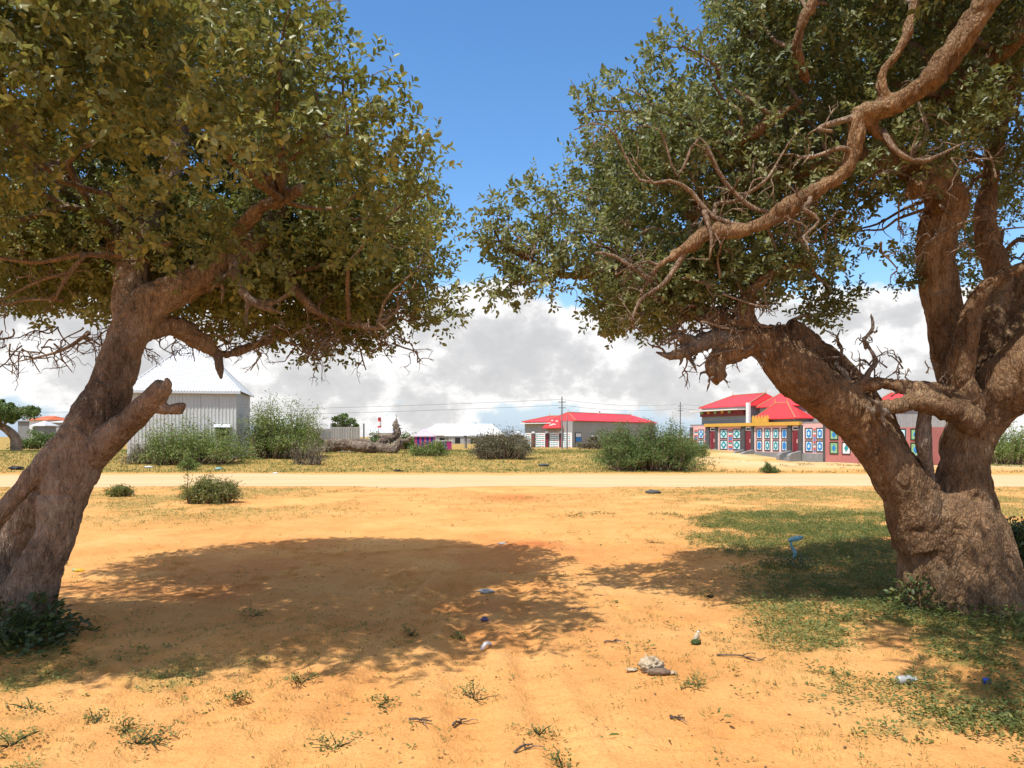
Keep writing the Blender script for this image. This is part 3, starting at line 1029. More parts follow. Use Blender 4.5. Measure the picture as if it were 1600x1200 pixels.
    for pts in ([(1110, 362, 6.3, .03), (1100, 330, 6.25, .022), (1112, 372, 6.2, .016), (1108, 405, 6.2, .006)], [(1075, 385, 6.3, .03), (1040, 440, 6.3, .02), (1000, 470, 6.3, .016), (985, 510, 6.3, .006)], [(1020, 440, 6.3, .02), (960, 400, 6.4, .016), (930, 395, 6.4, .01)], [(1345, 180, 6.3, .03), (1280, 200, 6.2, .02), (1300, 205, 6.2, .015)], [(1380, 205, 6.3, .03), (1400, 235, 6.2, .022), (1440, 252, 6.2, .02), (1510, 222, 6.2, .007)]):
        P, R_ = limb(pts)
        b.add(P, R_, 6)
        for q in range(4):
            twig_fan(b, P[RNG.integers(3, len(P))], RNG.normal(size=3), RNG.uniform(0.12, 0.3), 0.007, 1)
    for k in range(46):
        p = W(RNG.uniform(1040, 1200), RNG.uniform(478, 560), RNG.uniform(6.7, 7.1))
        twig_fan(b, p, (RNG.normal() - .3, RNG.normal() * .6, RNG.normal() * .7), RNG.uniform(0.1, 0.3), 0.013, 2)
    for px, py in ((1352, 545), (1362, 520), (1358, 570), (1316, 560), (1310, 530)):
        for k in range(3):
            twig_fan(b, W(px, py, 6.95), RNG.normal(size=3), RNG.uniform(0.08, 0.2), 0.009, 1)
    part('branches', b.mesh('branches'), M['branch'], root, inv)
    cr = part('crown', crown_leaves('crown', C, R, 32, 9, 0.057), M['leaf_right'], root, inv)
    cr['kind'] = 'stuff'


build_left_tree()
build_right_tree()


# ------------------------------------------------------------------ shrubs and smaller trees
def shrub(name, label, px, d, wpx, hpx, mat, cat='bush', group=None, stems=60, leaf=(0.10, 0.035), per=70, base_py=None, flat=0.0, loc=None, depth=None, stem_mat='branch', arch=1.0, dark=0.0, fine=1.0):
    """multi-stemmed bush: arching stems from one base, leaflets crowding their outer ends"""
    x = (px - CX) / FPX * d
    g = gz(x, d)
    w, h = wpx / FPX * d / 2, hpx / FPX * d
    dp = depth if depth else w * 0.8
    root = thing(name, label, cat, (x, d, g), group=group)
    T = Tubes()
    pos, dirs, var = [], [], []
    for k in range(stems):
        a = RNG.uniform(0, 6.283)
        q = RNG.uniform(0.0, 1.0) ** 0.55
        # dome envelope with uneven lobes
        lob = 0.78 + 0.34 * vnoise(np.array([[math.cos(a) * 1.7 + x, math.sin(a) * 1.7 + d, q * 2]]), 3)[0]
        bx, by = RNG.uniform(-.62, .62) * w, RNG.uniform(-.5, .5) * dp
        hl = (1 - .55 * (bx / w) ** 2) * (0.62 + 0.62 * vnoise(np.array([[bx / w * 3 + x, by / dp * 2, .5]]), 9)[0])
        end = np.array([bx + math.cos(a) * w * .5 * q * lob, by + math.sin(a) * dp * .5 * q * lob, h * hl * (1 - 0.8 * q ** 2.2) * RNG.uniform(0.5, 1.28) * lob])
        end[2] = max(end[2], 0.06 * h)
        mid = (end - [bx, by, 0]) * np.array([0.45, 0.45, 0.72 + 0.25 * arch * q]) + [bx * .9, by * .9, 0]
        b0 = np.array([bx * .75, by * .75, 0])
        P, R = spline([b0 - [0, 0, 0.1], (b0 + mid) * 0.55, mid, end], [0.022 * h ** .5, 0.016 * h ** .5, 0.010, 0.004], max(0.1, h / 12))
        T.add(P, R, 4)
        m = per
        t = RNG.uniform(0.42, 1.0, m) ** 0.8
        i = np.clip((t * (len(P) - 1)).astype(int), 0, len(P) - 1)
        sp = 0.065 * fine * (w + h) * 0.5 + 0.02
        pp = P[i] + RNG.normal(size=(m, 3)) * sp * np.array([1, 1, 0.75])
        pp[:, 2] = np.maximum(pp[:, 2], 0.02)
        pos.append(pp)
        dirs.append(unit((P[min(len(P) - 1, 3)] - P[0])[None] * 0 + unit(end)[None] * 0.6 + RNG.normal(size=(m, 3))))
        var.append(np.clip(RNG.uniform(0.25, 0.75) + 0.18 * RNG.normal(size=m), 0, 1))
    part_l = T.mesh('stems')
    link('stems', part_l, M[stem_mat], root)
    pos, dirs, var = np.concatenate(pos), np.concatenate(dirs), np.concatenate(var)
    me = blades('foliage', pos, dirs, leaf[0] * RNG.uniform(0.6, 1.4, len(pos)), leaf[1] * RNG.uniform(0.7, 1.3, len(pos)), var)
    f = link('foliage', me, M[mat], root)
    f['kind'] = 'stuff'
    return root


def small_tree(label, px, d, trunk_px, crown_px, mat='acacia_dark', group=None, clumps=60, name='tree'):
    """trunk polyline and crown outline, both in photo pixels at distance d"""
    x = (trunk_px[0][0] - CX) / FPX * d
    root = thing(name, label, 'tree', (x, d, gz(x, d)), group=group)
    T = Tubes()
    P0 = [W(a, b, d) for a, b, r in trunk_px]
    P0[0][2] = gz(x, d) - 0.1
    P, R = spline(P0, [t[2] for t in trunk_px], 0.15)
    T.add(P, R, 8)
    C, Rr = crown_clusters(crown_px, d, 0.42 * (max(p[0] for p in crown_px) - min(p[0] for p in crown_px)) / FPX * d, 1.0, clumps, None, 0.25, 0.6)
    for c in C[::2]:
        T.add(*crooked(P[-1 - RNG.integers(0, max(1, len(P) // 4))], c, 0.06, 0.012, 0.15, 5), 5)
    inv = fix_parent(root)
    part('trunk', T.mesh('trunk'), M['bark_left'], root, inv)
    n = 230
    pos = np.concatenate([c + unit(RNG.normal(size=(n, 3))) * (r * RNG.uniform(0.3, 1, n) ** .5)[:, None] * np.array([1, 1, .7]) for c, r in zip(C, Rr)])
    var = np.concatenate([np.clip(RNG.uniform(.3, .7) + .15 * RNG.normal(size=n), 0, 1) for c in C])
    me = blades('crown', pos, RNG.normal(size=(len(pos), 3)), 0.16, 0.09, var)
    cr = part('crown', me, M[mat], root, inv)
    cr['kind'] = 'stuff'


shrub('acacia_bush', 'tall feathery green acacia bush in front of the corrugated hut, beside the fence', 442, 44, 160, 104, 'acacia', stems=170, per=120, leaf=(0.14, 0.045))
shrub('acacia_bush', 'pale green feathery bush covering the foot of the white corrugated hut', 300, 40, 210, 70, 'acacia', stems=170, per=100, leaf=(0.13, 0.045))
shrub('thorn_bush', 'greyish low thorn bush between the leaning trunk and the green bushes by the hut', 228, 40, 90, 40, 'drybush', stems=70, per=60, leaf=(0.12, 0.03))
shrub('leafy_bush', 'little bright green bush on the bank before the hut bushes', 297, 36, 40, 24, 'acacia', stems=30, per=60, leaf=(0.09, 0.04))
shrub('bare_bush', 'half bare pale twiggy bush at the end of the fallen trunk', 482, 40, 80, 52, 'drybush', stems=60, per=9, leaf=(0.12, 0.05), stem_mat='deadwood', arch=0.6)
shrub('thorn_bush', 'wide grey-brown dry thorn bush between the striped tent and the red-roofed building', 785, 44, 130, 48, 'drybush', stems=170, per=80, leaf=(0.13, 0.035))
shrub('thorn_bush', 'small green bush at the foot of the striped tent', 672, 46, 84, 26, 'acacia', stems=60, per=60, leaf=(0.12, 0.05))
shrub('acacia_bush', 'big spreading dark green acacia bush at the roadside before the red-roofed building', 1012, 36, 205, 84, 'acacia_dark', stems=280, per=140, leaf=(0.11, 0.035), fine=0.75)
shrub('thorn_bush', 'brownish scrub at the foot of the grey wall with the blue-panelled door', 925, 80, 60, 22, 'drybush', stems=40, per=50, leaf=(0.2, 0.08))
shrub('leafy_bush', 'small round green bush alone on the sandy slope below the painted building', 1202, 33.5, 34, 15, 'acacia_dark', stems=30, per=60, leaf=(0.08, 0.03))
shrub('dome_shrub', 'low dome-shaped grey-green shrub on the near verge of the track', 328, 18.5, 112, 46, 'herb', stems=170, per=50, leaf=(0.09, 0.018), fine=0.8)
shrub('leafy_bush', 'small grey-green tuft beside the leaning trunk on the near verge', 188, 20.5, 50, 20, 'herb', stems=40, per=45, leaf=(0.09, 0.022))
shrub('acacia_bush', 'light green bushes seen behind the right side of the massive trunk', 1580, 46, 130, 62, 'acacia', stems=120, per=80, leaf=(0.16, 0.05))
shrub('leafy_bush', 'dark leafy bush growing against the back of the massive trunk', 1600, 8.9, 130, 92, 'darkherb', stems=80, per=60, leaf=(0.06, 0.03))
shrub('acacia_bush', 'green hedge-like bush below the orange-roofed house', 62, 75, 90, 28, 'acacia_dark', stems=60, per=60, leaf=(0.25, 0.1))
shrub('acacia_bush', 'dark green bush behind the fallen trunk beside the fence', 590, 64, 60, 26, 'acacia_dark', stems=50, per=60, leaf=(0.2, 0.08))
shrub('acacia_bush', 'dark green bush behind the upright end of the fallen trunk', 640, 66, 60, 34, 'acacia_dark', stems=50, per=60, leaf=(0.2, 0.08))
shrub('acacia_bush', 'low green bushes between the roadside acacia and the painted building', 1085, 60, 60, 30, 'acacia', stems=50, per=60, leaf=(0.18, 0.07))
small_tree('distant flat-topped tree with a leaning trunk beyond the sandy field', 20, 58, [(26, 698, .42), (24, 685, .36), (12, 672, .3), (0, 664, .26), (-8, 655, .2)], [(-70, 655), (-60, 632), (-20, 622), (25, 624), (44, 636), (50, 650), (38, 660), (10, 664), (-30, 668)], 'acacia_dark')
small_tree('dark green tree top showing over the grey sheet fence', 540, 58, [(540, 700, .2), (540, 675, .15), (540, 662, .1)], [(514, 695), (516, 655), (532, 643), (552, 647), (563, 660), (562, 695)], 'acacia_dark', clumps=26)


# ------------------------------------------------------------------ buildings
M['white_sheet'] = plain('white_corrugated_sheet', (0.58, 0.60, 0.62), 0.45, 0.12, 1.2)
M['cream_sheet'] = plain('cream_corrugated_sheet', (0.58, 0.57, 0.53), 0.5, 0.16, 1.0)
M['grey_sheet'] = plain('grey_corrugated_sheet', (0.36, 0.35, 0.33), 0.5, 0.22, 1.0)
M['fence_sheet'] = plain('weathered_fence_sheet', (0.58, 0.54, 0.46), 0.6, 0.3, 0.8)
M['rust'] = plain('rusty_sheet', (0.30, 0.10, 0.05), 0.8, 0.4, 2.0)
M['red_roof'] = plain('red_roof_sheet', (0.72, 0.045, 0.05), 0.45, 0.12, 0.5)
M['orange_roof'] = plain('orange_roof_sheet', (0.70, 0.16, 0.05), 0.5, 0.15, 0.5)
M['gold'] = plain('ochre_trim', (0.62, 0.36, 0.06), 0.6, 0.2)
M['trim'] = plain('tan_ridge_trim', (0.36, 0.27, 0.15), .6, .3)
M['pink'] = plain('pink_painted_wall', (0.68, 0.40, 0.37), 0.8, 0.15, 1.0)
M['deep_pink'] = plain('faded_red_painted_wall', (0.45, 0.17, 0.15), 0.8, 0.2, 1.0)
M['dark_paint'] = plain('dark_grey_painted_concrete', (0.085, 0.085, 0.085), 0.8, 0.25)
M['concrete'] = plain('grey_concrete', (0.25, 0.25, 0.24), 0.9, 0.25)
M['white_paint'] = plain('white_paint', (0.78, 0.77, 0.74), 0.7, 0.1)
M['blue'] = plain('blue_paint', (0.03, 0.22, 0.55), 0.6, 0.15)
M['teal'] = plain('teal_paint', (0.03, 0.27, 0.30), 0.6, 0.15)
M['ice'] = plain('pale_blue_white_paint', (0.58, 0.70, 0.74), .7, .15)
M['cyan'] = plain('pale_cyan_paint', (0.50, 0.75, 0.80), 0.6, 0.1)
M['green'] = plain('green_paint', (0.25, 0.45, 0.22), 0.6, 0.15)
M['maroon'] = plain('maroon_door_paint', (0.20, 0.025, 0.035), 0.5, 0.2)
M['red_paint'] = plain('red_paint', (0.62, 0.07, 0.08), 0.6, 0.15)
M['black'] = plain('dark_opening', (0.02, 0.02, 0.02), 0.6, 0.2)
M['steel'] = plain('grey_steel', (0.20, 0.20, 0.20), 0.5, 0.2)


def ribbed(w, topfun, base, ribs, depth=0.025):
    """a ribbed sheet in x,z standing at y=0; its top edge follows topfun(x)"""
    prof = []
    for k in range(ribs):
        a, s = k * w / ribs, w / ribs
        prof += [(a, 0), (a + s * .55, 0), (a + s * .65, -depth), (a + s * .9, -depth)]
    prof.append((w, 0))
    V = [(x, y, base(x) if callable(base) else base) for x, y in prof] + [(x, y, topfun(x)) for x, y in prof]
    n = len(prof)
    return V, [(i, i + 1, i + 1 + n, i + n) for i in range(n - 1)]


def sheet_wall(parent, name, x0, x1, z0, z1, mat, y=0.0, sheet=0.9, ribs=5, flip=False, origin=None, rot=0):
    n = max(1, round((x1 - x0) / sheet))
    w = (x1 - x0) / n
    me = MB()
    me.add(*ribbed(w - 0.012, lambda x: z1, z0, ribs))
    m = me.mesh(name, mat)
    for k in range(n):
        o = link(name, m, None, parent)
        c, s = math.cos(rot), math.sin(rot)
        lx, ly = x0 + k * w, y + (0.004 if k % 2 else 0)
        ox, oy = origin if origin else (0, 0)
        o.location = (ox + c * lx - s * ly, oy + s * lx + c * ly, 0)
        o.rotation_euler = (0, 0, rot)


def hip_roof(parent, x0, x1, y0, y1, ze, zr, r0, r1, mat, over=0.2, trim=None, name='roof', along_y=False):
    """hipped roof over a rectangle, ridge from r0 to r1 along x; two skins thick"""
    ym = (y0 + y1) / 2
    x0, x1, y0, y1 = x0 - over, x1 + over, y0 - over, y1 + over
    v = [(x0, y0, ze), (x1, y0, ze), (x1, y1, ze), (x0, y1, ze), (r0, ym, zr), (r1, ym, zr)]
    v += [(a, b, c - 0.08) for a, b, c in v[:4]]
    if along_y:
        xm = (x0 + x1) / 2
        v[4], v[5] = (xm, r0, zr), (xm, r1, zr)
    f = [(0, 1, 5, 4), (1, 2, 5), (2, 3, 4, 5), (3, 0, 4), (6, 9, 8, 7), (0, 6, 7, 1), (1, 7, 8, 2), (2, 8, 9, 3), (3, 9, 6, 0)]
    if along_y:
        f[:4] = [(0, 1, 4), (1, 2, 5, 4), (2, 3, 5), (3, 0, 4, 5)]
    o = MB().add(v, f).build(name, mat, parent)
    if trim is not None:
        for a, b in (((4, 5), (0, 4), (1, 4)) if along_y else ((4, 5), (0, 4), (1, 5))):
            MB().tube([np.array(v[a]) + [0, 0, .03], np.array(v[b]) + [0, 0, .03]], [.045, .045], 6).build('ridge_cap', M['trim'], o)
        for a in (4, 5):
            p = np.array(v[a])
            MB().tube([p, p + [0, 0, .45]], [.05, .02], 5).build('finial', trim, o)
    return o


def build_hut():
    d = 42.0
    x0, x1 = W(199, 0, d)[0], W(386, 0, d)[0]
    w = (x1 - x0) * 0.87
    g = gz((x0 + x1) / 2, d)
    ze, za = W(0, 609, d)[2] - g, W(0, 530, d + 3)[2] - g
    root = thing('metal_hut', 'tall white hut of ribbed metal sheets with steep hipped roof, behind the leaning trunk', 'hut', (x0, d, g - 0.05), math.radians(12))
    sheet_wall(root, 'wall_sheet', 0, w, 0, ze, M['cream_sheet'])
    sheet_wall(root, 'wall_sheet', 0, w, 0, ze, M['cream_sheet'], origin=(w, 0), rot=math.pi / 2)
    sheet_wall(root, 'wall_sheet', 0, w, 0, ze, M['cream_sheet'], origin=(0, w), rot=-math.pi / 2)
    MB().box(0.02, w - 0.02, w - .05, w, 0, ze).build('wall', M['cream_sheet'], root)
    # roof: four ribbed slopes of sheets, each clipped by its hips
    ov = 0.22
    half = w / 2 + ov
    rise = za - ze
    sl = math.hypot(half, rise)
    n = 8
    sw = 2 * half / n
    for side in range(4):
        ang = side * math.pi / 2
        for k in range(n):
            a = k * sw
            def top(x, a=a):
                X = a + x
                return max(0.03, sl * min(X, 2 * half - X) / half)
            mb = MB()
            # ribs are clipped at the centre line as well
            V, F = ribbed(sw, top, 0.0, 5, 0.03)
            mb.add(V, F)
            o = mb.build('roof_sheet', M['white_sheet'], root)
            c, s = math.cos(ang), math.sin(ang)
            lx, ly = -half + a, -half
            o.location = (w / 2 + c * lx - s * ly, w / 2 + s * lx + c * ly, ze + 0.02)
            o.rotation_euler = (math.atan2(rise, half) - math.pi / 2, 0, ang)
    for sx, sy in ((-1, -1), (1, -1), (1, 1), (-1, 1)):
        p0 = np.array([w / 2 + sx * half, w / 2 + sy * half, ze + .03])
        p1 = np.array([w / 2, w / 2, za + .06])
        MB().tube([p0, p1], [.05, .05], 6).build('hip_cap', M['white_sheet'], root)
    MB().box(-ov, w + ov, -ov - .03, -ov, ze - .12, ze + .02).build('fascia', M['white_sheet'], root)
    u = W(340, 0, d)[0] - x0
    win = MB().box(u - .35, u + .35, -.06, -.03, 1.3, 1.9).build('window', M['black'], root)
    MB().add([(u - .45, -.05, 2.02), (u + .45, -.05, 2.02), (u + .45, -.55, 1.86), (u - .45, -.55, 1.86), (u - .45, -.05, 2.05), (u + .45, -.05, 2.05), (u + .45, -.55, 1.89), (u - .45, -.55, 1.89)],
             [(0, 1, 2, 3), (7, 6, 5, 4), (0, 4, 5, 1), (1, 5, 6, 2), (2, 6, 7, 3), (3, 7, 4, 0)]).build('awning', M['white_sheet'], win)


build_hut()


def build_fence():
    d = 52.0
    a, b, c = W(455, 0, 50)[0], W(517, 0, d)[0], W(568, 0, d + 1)[0]
    g = gz(b, d)
    root = thing('sheet_fence', 'weathered grey corrugated sheet fence turning a corner behind the fallen trunk', 'fence', (b, d, g - 0.05))
    h1 = W(0, 666, d)[2] - g
    sheet_wall(root, 'fence_sheet', 0, c - b, 0, h1, M['fence_sheet'], sheet=0.75, ribs=6, rot=math.atan2(1, c - b))
    ln = math.hypot(b - a, 2)
    sheet_wall(root, 'fence_sheet', 0, ln, 0, h1 * 0.93, M['fence_sheet'], sheet=0.75, ribs=6, origin=(a - b, -2), rot=math.atan2(2, b - a))
    for x, y in ((0, .08), (c - b, 1.05), (a - b, -1.9)):
        MB().box(x - .05, x + .05, y, y + .1, 0, h1 + .25).build('post', M['steel'], root)
    MB().box(a - b - 1.9, a - b - 0.9, -2.2, -2.1, 0, 1.9).build('rusty_panel', M['rust'], root)


build_fence()


def build_fallen_tree():
    d = 50
    x = W(560, 0, d)[0]
    root = thing('fallen_tree', 'weathered fallen trunk with twisted upright root end, lying on the grassy bank', 'fallen tree', (x, d, gz(x, d)))
    inv = fix_parent(root)
    T = Tubes()
    for pts in ([(506, 703, 50, .5), (520, 696, 50, .42), (545, 696, 50, .34), (570, 699, 50, .36), (595, 701, 50, .36), (615, 702, 49.8, .34), (622, 694, 49.8, .3), (626, 687, 49.8, .2)],
                [(522, 698, 50.3, .3), (540, 691, 50.3, .25), (570, 691, 50.3, .22), (585, 696, 50.2, .2)],
                [(590, 698, 50.4, .28), (600, 688, 50.4, .28), (612, 684, 50.4, .27), (620, 676, 50.4, .25), (618, 664, 50.4, .2), (619, 655, 50.4, .08)],
                [(612, 686, 50.4, .2), (596, 682, 50.4, .15), (590, 679, 50.4, .06)], [(620, 690, 50.2, .2), (634, 689, 50.2, .15), (643, 684, 50.2, .11)],
                [(600, 700, 50, .15), (608, 692, 49.9, .13), (606, 688, 49.9, .08)], [(616, 668, 50.4, .1), (624, 664, 50.4, .03)], [(618, 674, 50.4, .1), (627, 672, 50.4, .03)],
                [(506, 700, 50, .22), (500, 690, 50, .1), (496, 684, 50, .04)]):
        T.add(*limb(pts, 0.12), 10)
    part('trunk', fuse(T.mesh('t'), 0.035, 0.11, 33, 0.6), M['deadwood'], root, inv)
    b = Tubes()
    for k in range(9):
        twig_fan(b, W(RNG.uniform(498, 512), RNG.uniform(690, 700), 50), (-0.8, RNG.normal() * .5, 0.5 + RNG.normal() * .4), RNG.uniform(0.6, 1.3), 0.035, 2)
    tw = part('root_twigs', b.mesh('root_twigs'), M['deadwood'], root, inv)
    tw['kind'] = 'stuff'
    b = Tubes()
    for k in range(8):
        twig_fan(b, W(619, RNG.uniform(656, 685), 50.3), RNG.normal(size=3), 0.3, 0.03, 1)
    tw = part('crown_twigs', b.mesh('crown_twigs'), M['deadwood'], root, inv)
    tw['kind'] = 'stuff'


build_fallen_tree()


def panel(parent, x0, x1, z0, z1, field, med, core, shape='diamond', frame='black'):
    """painted panel: pale field, dark frame, medallion with a light core"""
    w, h, cx, cz = x1 - x0, z1 - z0, (x0 + x1) / 2, (z0 + z1) / 2
    p = MB().box(x0, x1, -.03, 0.0, z0, z1).build('panel', M[field], parent)
    t = 0.085
    f = MB()
    f.box(x0, x1, -.045, -.031, z0, z0 + t).box(x0, x1, -.045, -.031, z1 - t, z1)
    f.box(x0, x0 + t, -.045, -.031, z0 + t, z1 - t).box(x1 - t, x1, -.045, -.031, z0 + t, z1 - t)
    f.build('frame', M[frame], p)
    def poly(k):
        a, b = w * .5 * k, h * .5 * k
        if shape == 'tall':
            return [(cx + s * a, cz + q * b) for s, q in ((0, -1), (.35, -.72), (.7, -.6), (.7, .6), (.35, .72), (0, 1), (-.35, .72), (-.7, .6), (-.7, -.6), (-.35, -.72))]
        return [(cx + s * a, cz + q * b) for s, q in ((0, -1), (.4, -.7), (.6, -.4), (1, 0), (.6, .4), (.4, .7), (0, 1), (-.4, .7), (-.6, .4), (-1, 0), (-.6, -.4), (-.4, -.7))]
    MB().prism(poly(.80), -.046, -.031).build('medallion', M[med], p)
    if core:
        MB().prism(poly(.36), -.056, -.047).build('medallion_core', M[core], p)


def build_painted():
    A = np.array([19.95, 84.0])
    U = np.array([7.0, -18.0]) / 19.31
    rot = math.atan2(U[1], U[0])

    def lx(px):
        k = (px - CX) / FPX
        t = (84 * k - 19.95) / (7 + 18 * k)
        return 19.31 * t

    def lz(px, py):
        t = lx(px) / 19.31
        return EYE - (py - HY) / FPX * (84 - 18 * t)
    root = thing('painted_building', 'low pink shop building covered in blue and white patterned panels with maroon doors', 'building', (A[0], A[1], 0), rot)
    top = 2.78
    x_end = lx(1293)
    MB().box(lx(1080), x_end, 0.002, 7, -1.6, top).build('wall', M['pink'], root)
    MB().box(lx(1078), x_end + .1, -.02, 7.1, top, top + .12).build('wall_coping', M['concrete'], root)
    MB().box(lx(1104), lx(1253), -.3, 0.05, top - .16, top + .16).build('cornice', M['gold'], root)
    for a, b in ((1079.5, 1083), (1104, 1109.5), (1118.6, 1122), (1159.5, 1165.3), (1175.3, 1179), (1232, 1238), (1249.3, 1255), (1288, 1293.5)):
        MB().box(lx(a), lx(b), -.16, 0.0, -1.4, top - .17).build('pilaster', M['dark_paint'], root)
    # plinth follows the falling ground
    xa, xb = lx(1083), lx(1288)
    MB().box(xa, xb, -.12, 0.0, -1.6, 0.10).build('plinth', M['concrete'], root)
    for a, b in ((1110.3, 1118.4), (1165.8, 1174.8), (1239, 1249)):
        x0, x1 = lx(a), lx(b)
        dr = MB().box(x0, x1, -.05, 0.0, .12, 2.15).build('door', M['maroon'], root)
        for z0, z1 in ((.25, .95), (1.05, 2.0)):
            MB().box(x0 + .1, (x0 + x1) / 2 - .05, -.07, -.051, z0, z1).build('door_panel', M['maroon'], dr)
            MB().box((x0 + x1) / 2 + .05, x1 - .1, -.07, -.051, z0, z1).build('door_panel', M['maroon'], dr)
        MB().box(x1 - .25, x1 - .12, -.085, -.071, 1.0, 1.35).build('door_notice', M['pink'], dr)
        MB().box(x0, x1, -.06, 0.0, 2.17, 2.5).build('vent_block', M['white_paint'], root)
        MB().box(x0 + .12, x1 - .12, -.075, -.061, 2.25, 2.42).build('vent_slot', M['black'], root)
        # steps with sloping cheek walls
        for s in (x0 - .45, x1 + .05):
            MB().add([(s, 0, -1.2), (s + .4, 0, -1.2), (s + .4, -1.5, -1.2), (s, -1.5, -1.2), (s, 0, .35), (s + .4, 0, .35), (s + .4, -1.2, .1), (s, -1.2, .1), (s, -1.5, -.1), (s + .4, -1.5, -.1)],
                     [(0, 1, 2, 3), (4, 7, 6, 5), (7, 8, 9, 6), (3, 2, 9, 8), (0, 4, 5, 1), (0, 3, 8, 7, 4), (1, 5, 6, 9, 2)]).build('step_wall', M['concrete'], root)
        for k in range(4):
            MB().box(x0 - .04, x1 + .04, -.35 * (4 - k), -.35 * (3 - k) - .001, -1.2, .1 - .2 * (3 - k)).build('step', M['concrete'], root)
    U2, L2 = (1.36, 2.36), (0.24, 1.24)
    for a, b, med, shape in ((1091.5, 1100, 'blue', 'diamond'), (1125.5, 1137, 'teal', 'diamond'), (1145.5, 1157.8, 'teal', 'diamond'),
                             (1182.5, 1191, 'blue', 'tall'), (1195, 1204, 'teal', 'tall'), (1207.8, 1217.5, 'teal', 'tall'), (1221.5, 1230.5, 'blue', 'tall'),
                             (1258.5, 1270, 'blue', 'tall'), (1275.8, 1287.3, 'blue', 'tall')):
        for z0, z1 in (U2, L2):
            panel(root, lx(a), lx(b), z0, z1, 'ice', med, None if (1180 < a < 1193 or 1220 < a < 1232) else 'cyan', shape)
    cols = ['blue', 'red_paint', 'white_paint', 'teal', 'red_paint', 'blue']
    for a, b in ((1085, 1090.5), (1101, 1103.8), (1138.3, 1144.5), (1270.8, 1275)):
        for k in range(11):
            z = .28 + k * .19
            MB().box(lx(a) + .04, lx(b) - .04, -.03, 0.0, z, z + .11).build('stripe', M[cols[k % 6]], root)
    for px in (1104.2, 1122.3, 1160, 1179.3, 1193, 1206, 1219.5, 1232, 1255.8):
        MB().box(lx(px) - .05, lx(px) + .05, -.02, 0.0, .15, 2.5).build('white_band', M['white_paint'], root)
    # the redder wing on the right
    xw = lx(1450)
    wing = MB().box(x_end + .02, xw, -.25, 6, -2.2, 2.3).build('wing_wall', M['deep_pink'], root)
    for k in range(9):
        a = x_end + .55 + k * 1.35
        if a + 1.0 > xw:
            break
        fld, med = (('green', 'blue'), ('white_paint', 'teal'), ('cyan', 'blue'))[k % 3]
        for z0, z1 in ((.1, 1.15), (1.3, 2.2)):
            p = MB().box(a, a + .95, -.28, -.252, z0, z1).build('panel', M[fld], root)
            f = MB().box(a, a + .95, -.295, -.281, z0, z0 + .09).box(a, a + .95, -.295, -.281, z1 - .09, z1)
            f.box(a, a + .09, -.295, -.281, z0 + .09, z1 - .09).box(a + .86, a + .95, -.295, -.281, z0 + .09, z1 - .09)
            f.build('frame', M['black'], p)
            cz = (z0 + z1) / 2
            MB().prism([(a + .475, cz - .32), (a + .7, cz), (a + .475, cz + .32), (a + .25, cz)], -.296, -.281).build('medallion', M[med], p)
            MB().box(a + .2, a + .75, -.2805, -.2525, z0 + .2, z0 + .22).build('border_line', M['white_paint'], p)
    # ornate golden parapet over the middle door
    par = MB().box(lx(1178), lx(1203), -.25, -.12, top + .17, top + .5).build('parapet', M['gold'], root)
    for px in (1179, 1183, 1188, 1193, 1198, 1202):
        x = lx(px)
        MB().prism([(x - .16, top + .5), (x + .16, top + .5), (x + .1, top + .65), (x, top + .85), (x - .1, top + .65)], -.24, -.13).build('parapet_crest', M['gold'], par)
    # sheds of grey sheet with red roofs stepping up behind the shop fronts
    def shed(name, label, pa, pb, back, deep, z0, ze, zr, hipa, hipb):
        r = thing(name, label, 'building', (A[0], A[1], 0), rot)
        xa, xb = lx(pa), lx(pb)
        MB().box(xa + .05, xb - .05, back + .06, back + deep, z0, ze).build('wall', M['grey_sheet'], r)
        sheet_wall(r, 'wall_sheet', xa, xb, z0, ze, M['grey_sheet'], y=back, sheet=1.3, ribs=4)
        sheet_wall(r, 'wall_sheet', 0, deep, z0, ze, M['grey_sheet'], sheet=1.3, ribs=4, origin=(xa, back + deep), rot=-math.pi / 2)
        hip_roof(r, xa, xb, back, back + deep, ze, zr, xa + hipa, xb - hipb, M['red_roof'], .25, M['gold'])
        return r
    r = shed('roofed_shed', 'grey sheet upper storey with red hipped roof and white canopy, above the patterned shop end', 1082, 1152, 1.2, 5, top + .13, 4.75, 6.05, 2.2, .2)
    MB().box(lx(1079), lx(1153), -.1, 1.15, 4.3, 4.4).build('canopy', M['white_paint'], r)
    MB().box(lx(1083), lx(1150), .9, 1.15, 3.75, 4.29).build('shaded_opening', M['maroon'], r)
    for k in range(5):
        x = lx(1083) + .4 + k * 1.2
        MB().box(x, x + .3, .7, .89, 4.02, 4.28).build('hanging_garland', M['gold'] if k % 2 else M['green'], r)
    MB().box(lx(1154), lx(1158), .9, 1.15, top + .13, 5.0).build('white_pier', M['white_paint'], r)
    shed('roofed_shed', 'grey sheet upper storey with the longer red roof, partly behind the massive trunk', 1159, 1290, 2.2, 5, top + .13, 4.55, 6.0, .2, 3)
    pv = thing('roof_pavilion', 'steep red hipped roof pavilion rising behind the golden parapet', 'building', (A[0], A[1], 0), rot)
    xa, xb = lx(1176), lx(1240)
    MB().box(xa + .3, xb - .3, .5, 2.1, top + .13, 3.4).build('wall', M['grey_sheet'], pv)
    hip_roof(pv, xa + .1, xb - .1, .3, 2.1, 3.3, 4.75, xa + 1.8, xb - 2.2, M['red_roof'], .25, M['gold'])
    # tall shed seen through the fork of the trunk
    t = thing('roofed_shed', 'grey sheet building with red roof seen through the fork of the massive trunk', 'building', (35.2, 69.0, -0.8), rot * 0.25)
    sheet_wall(t, 'wall_sheet', -3, 7, 0, 5.0, M['grey_sheet'], sheet=1.2, ribs=5)
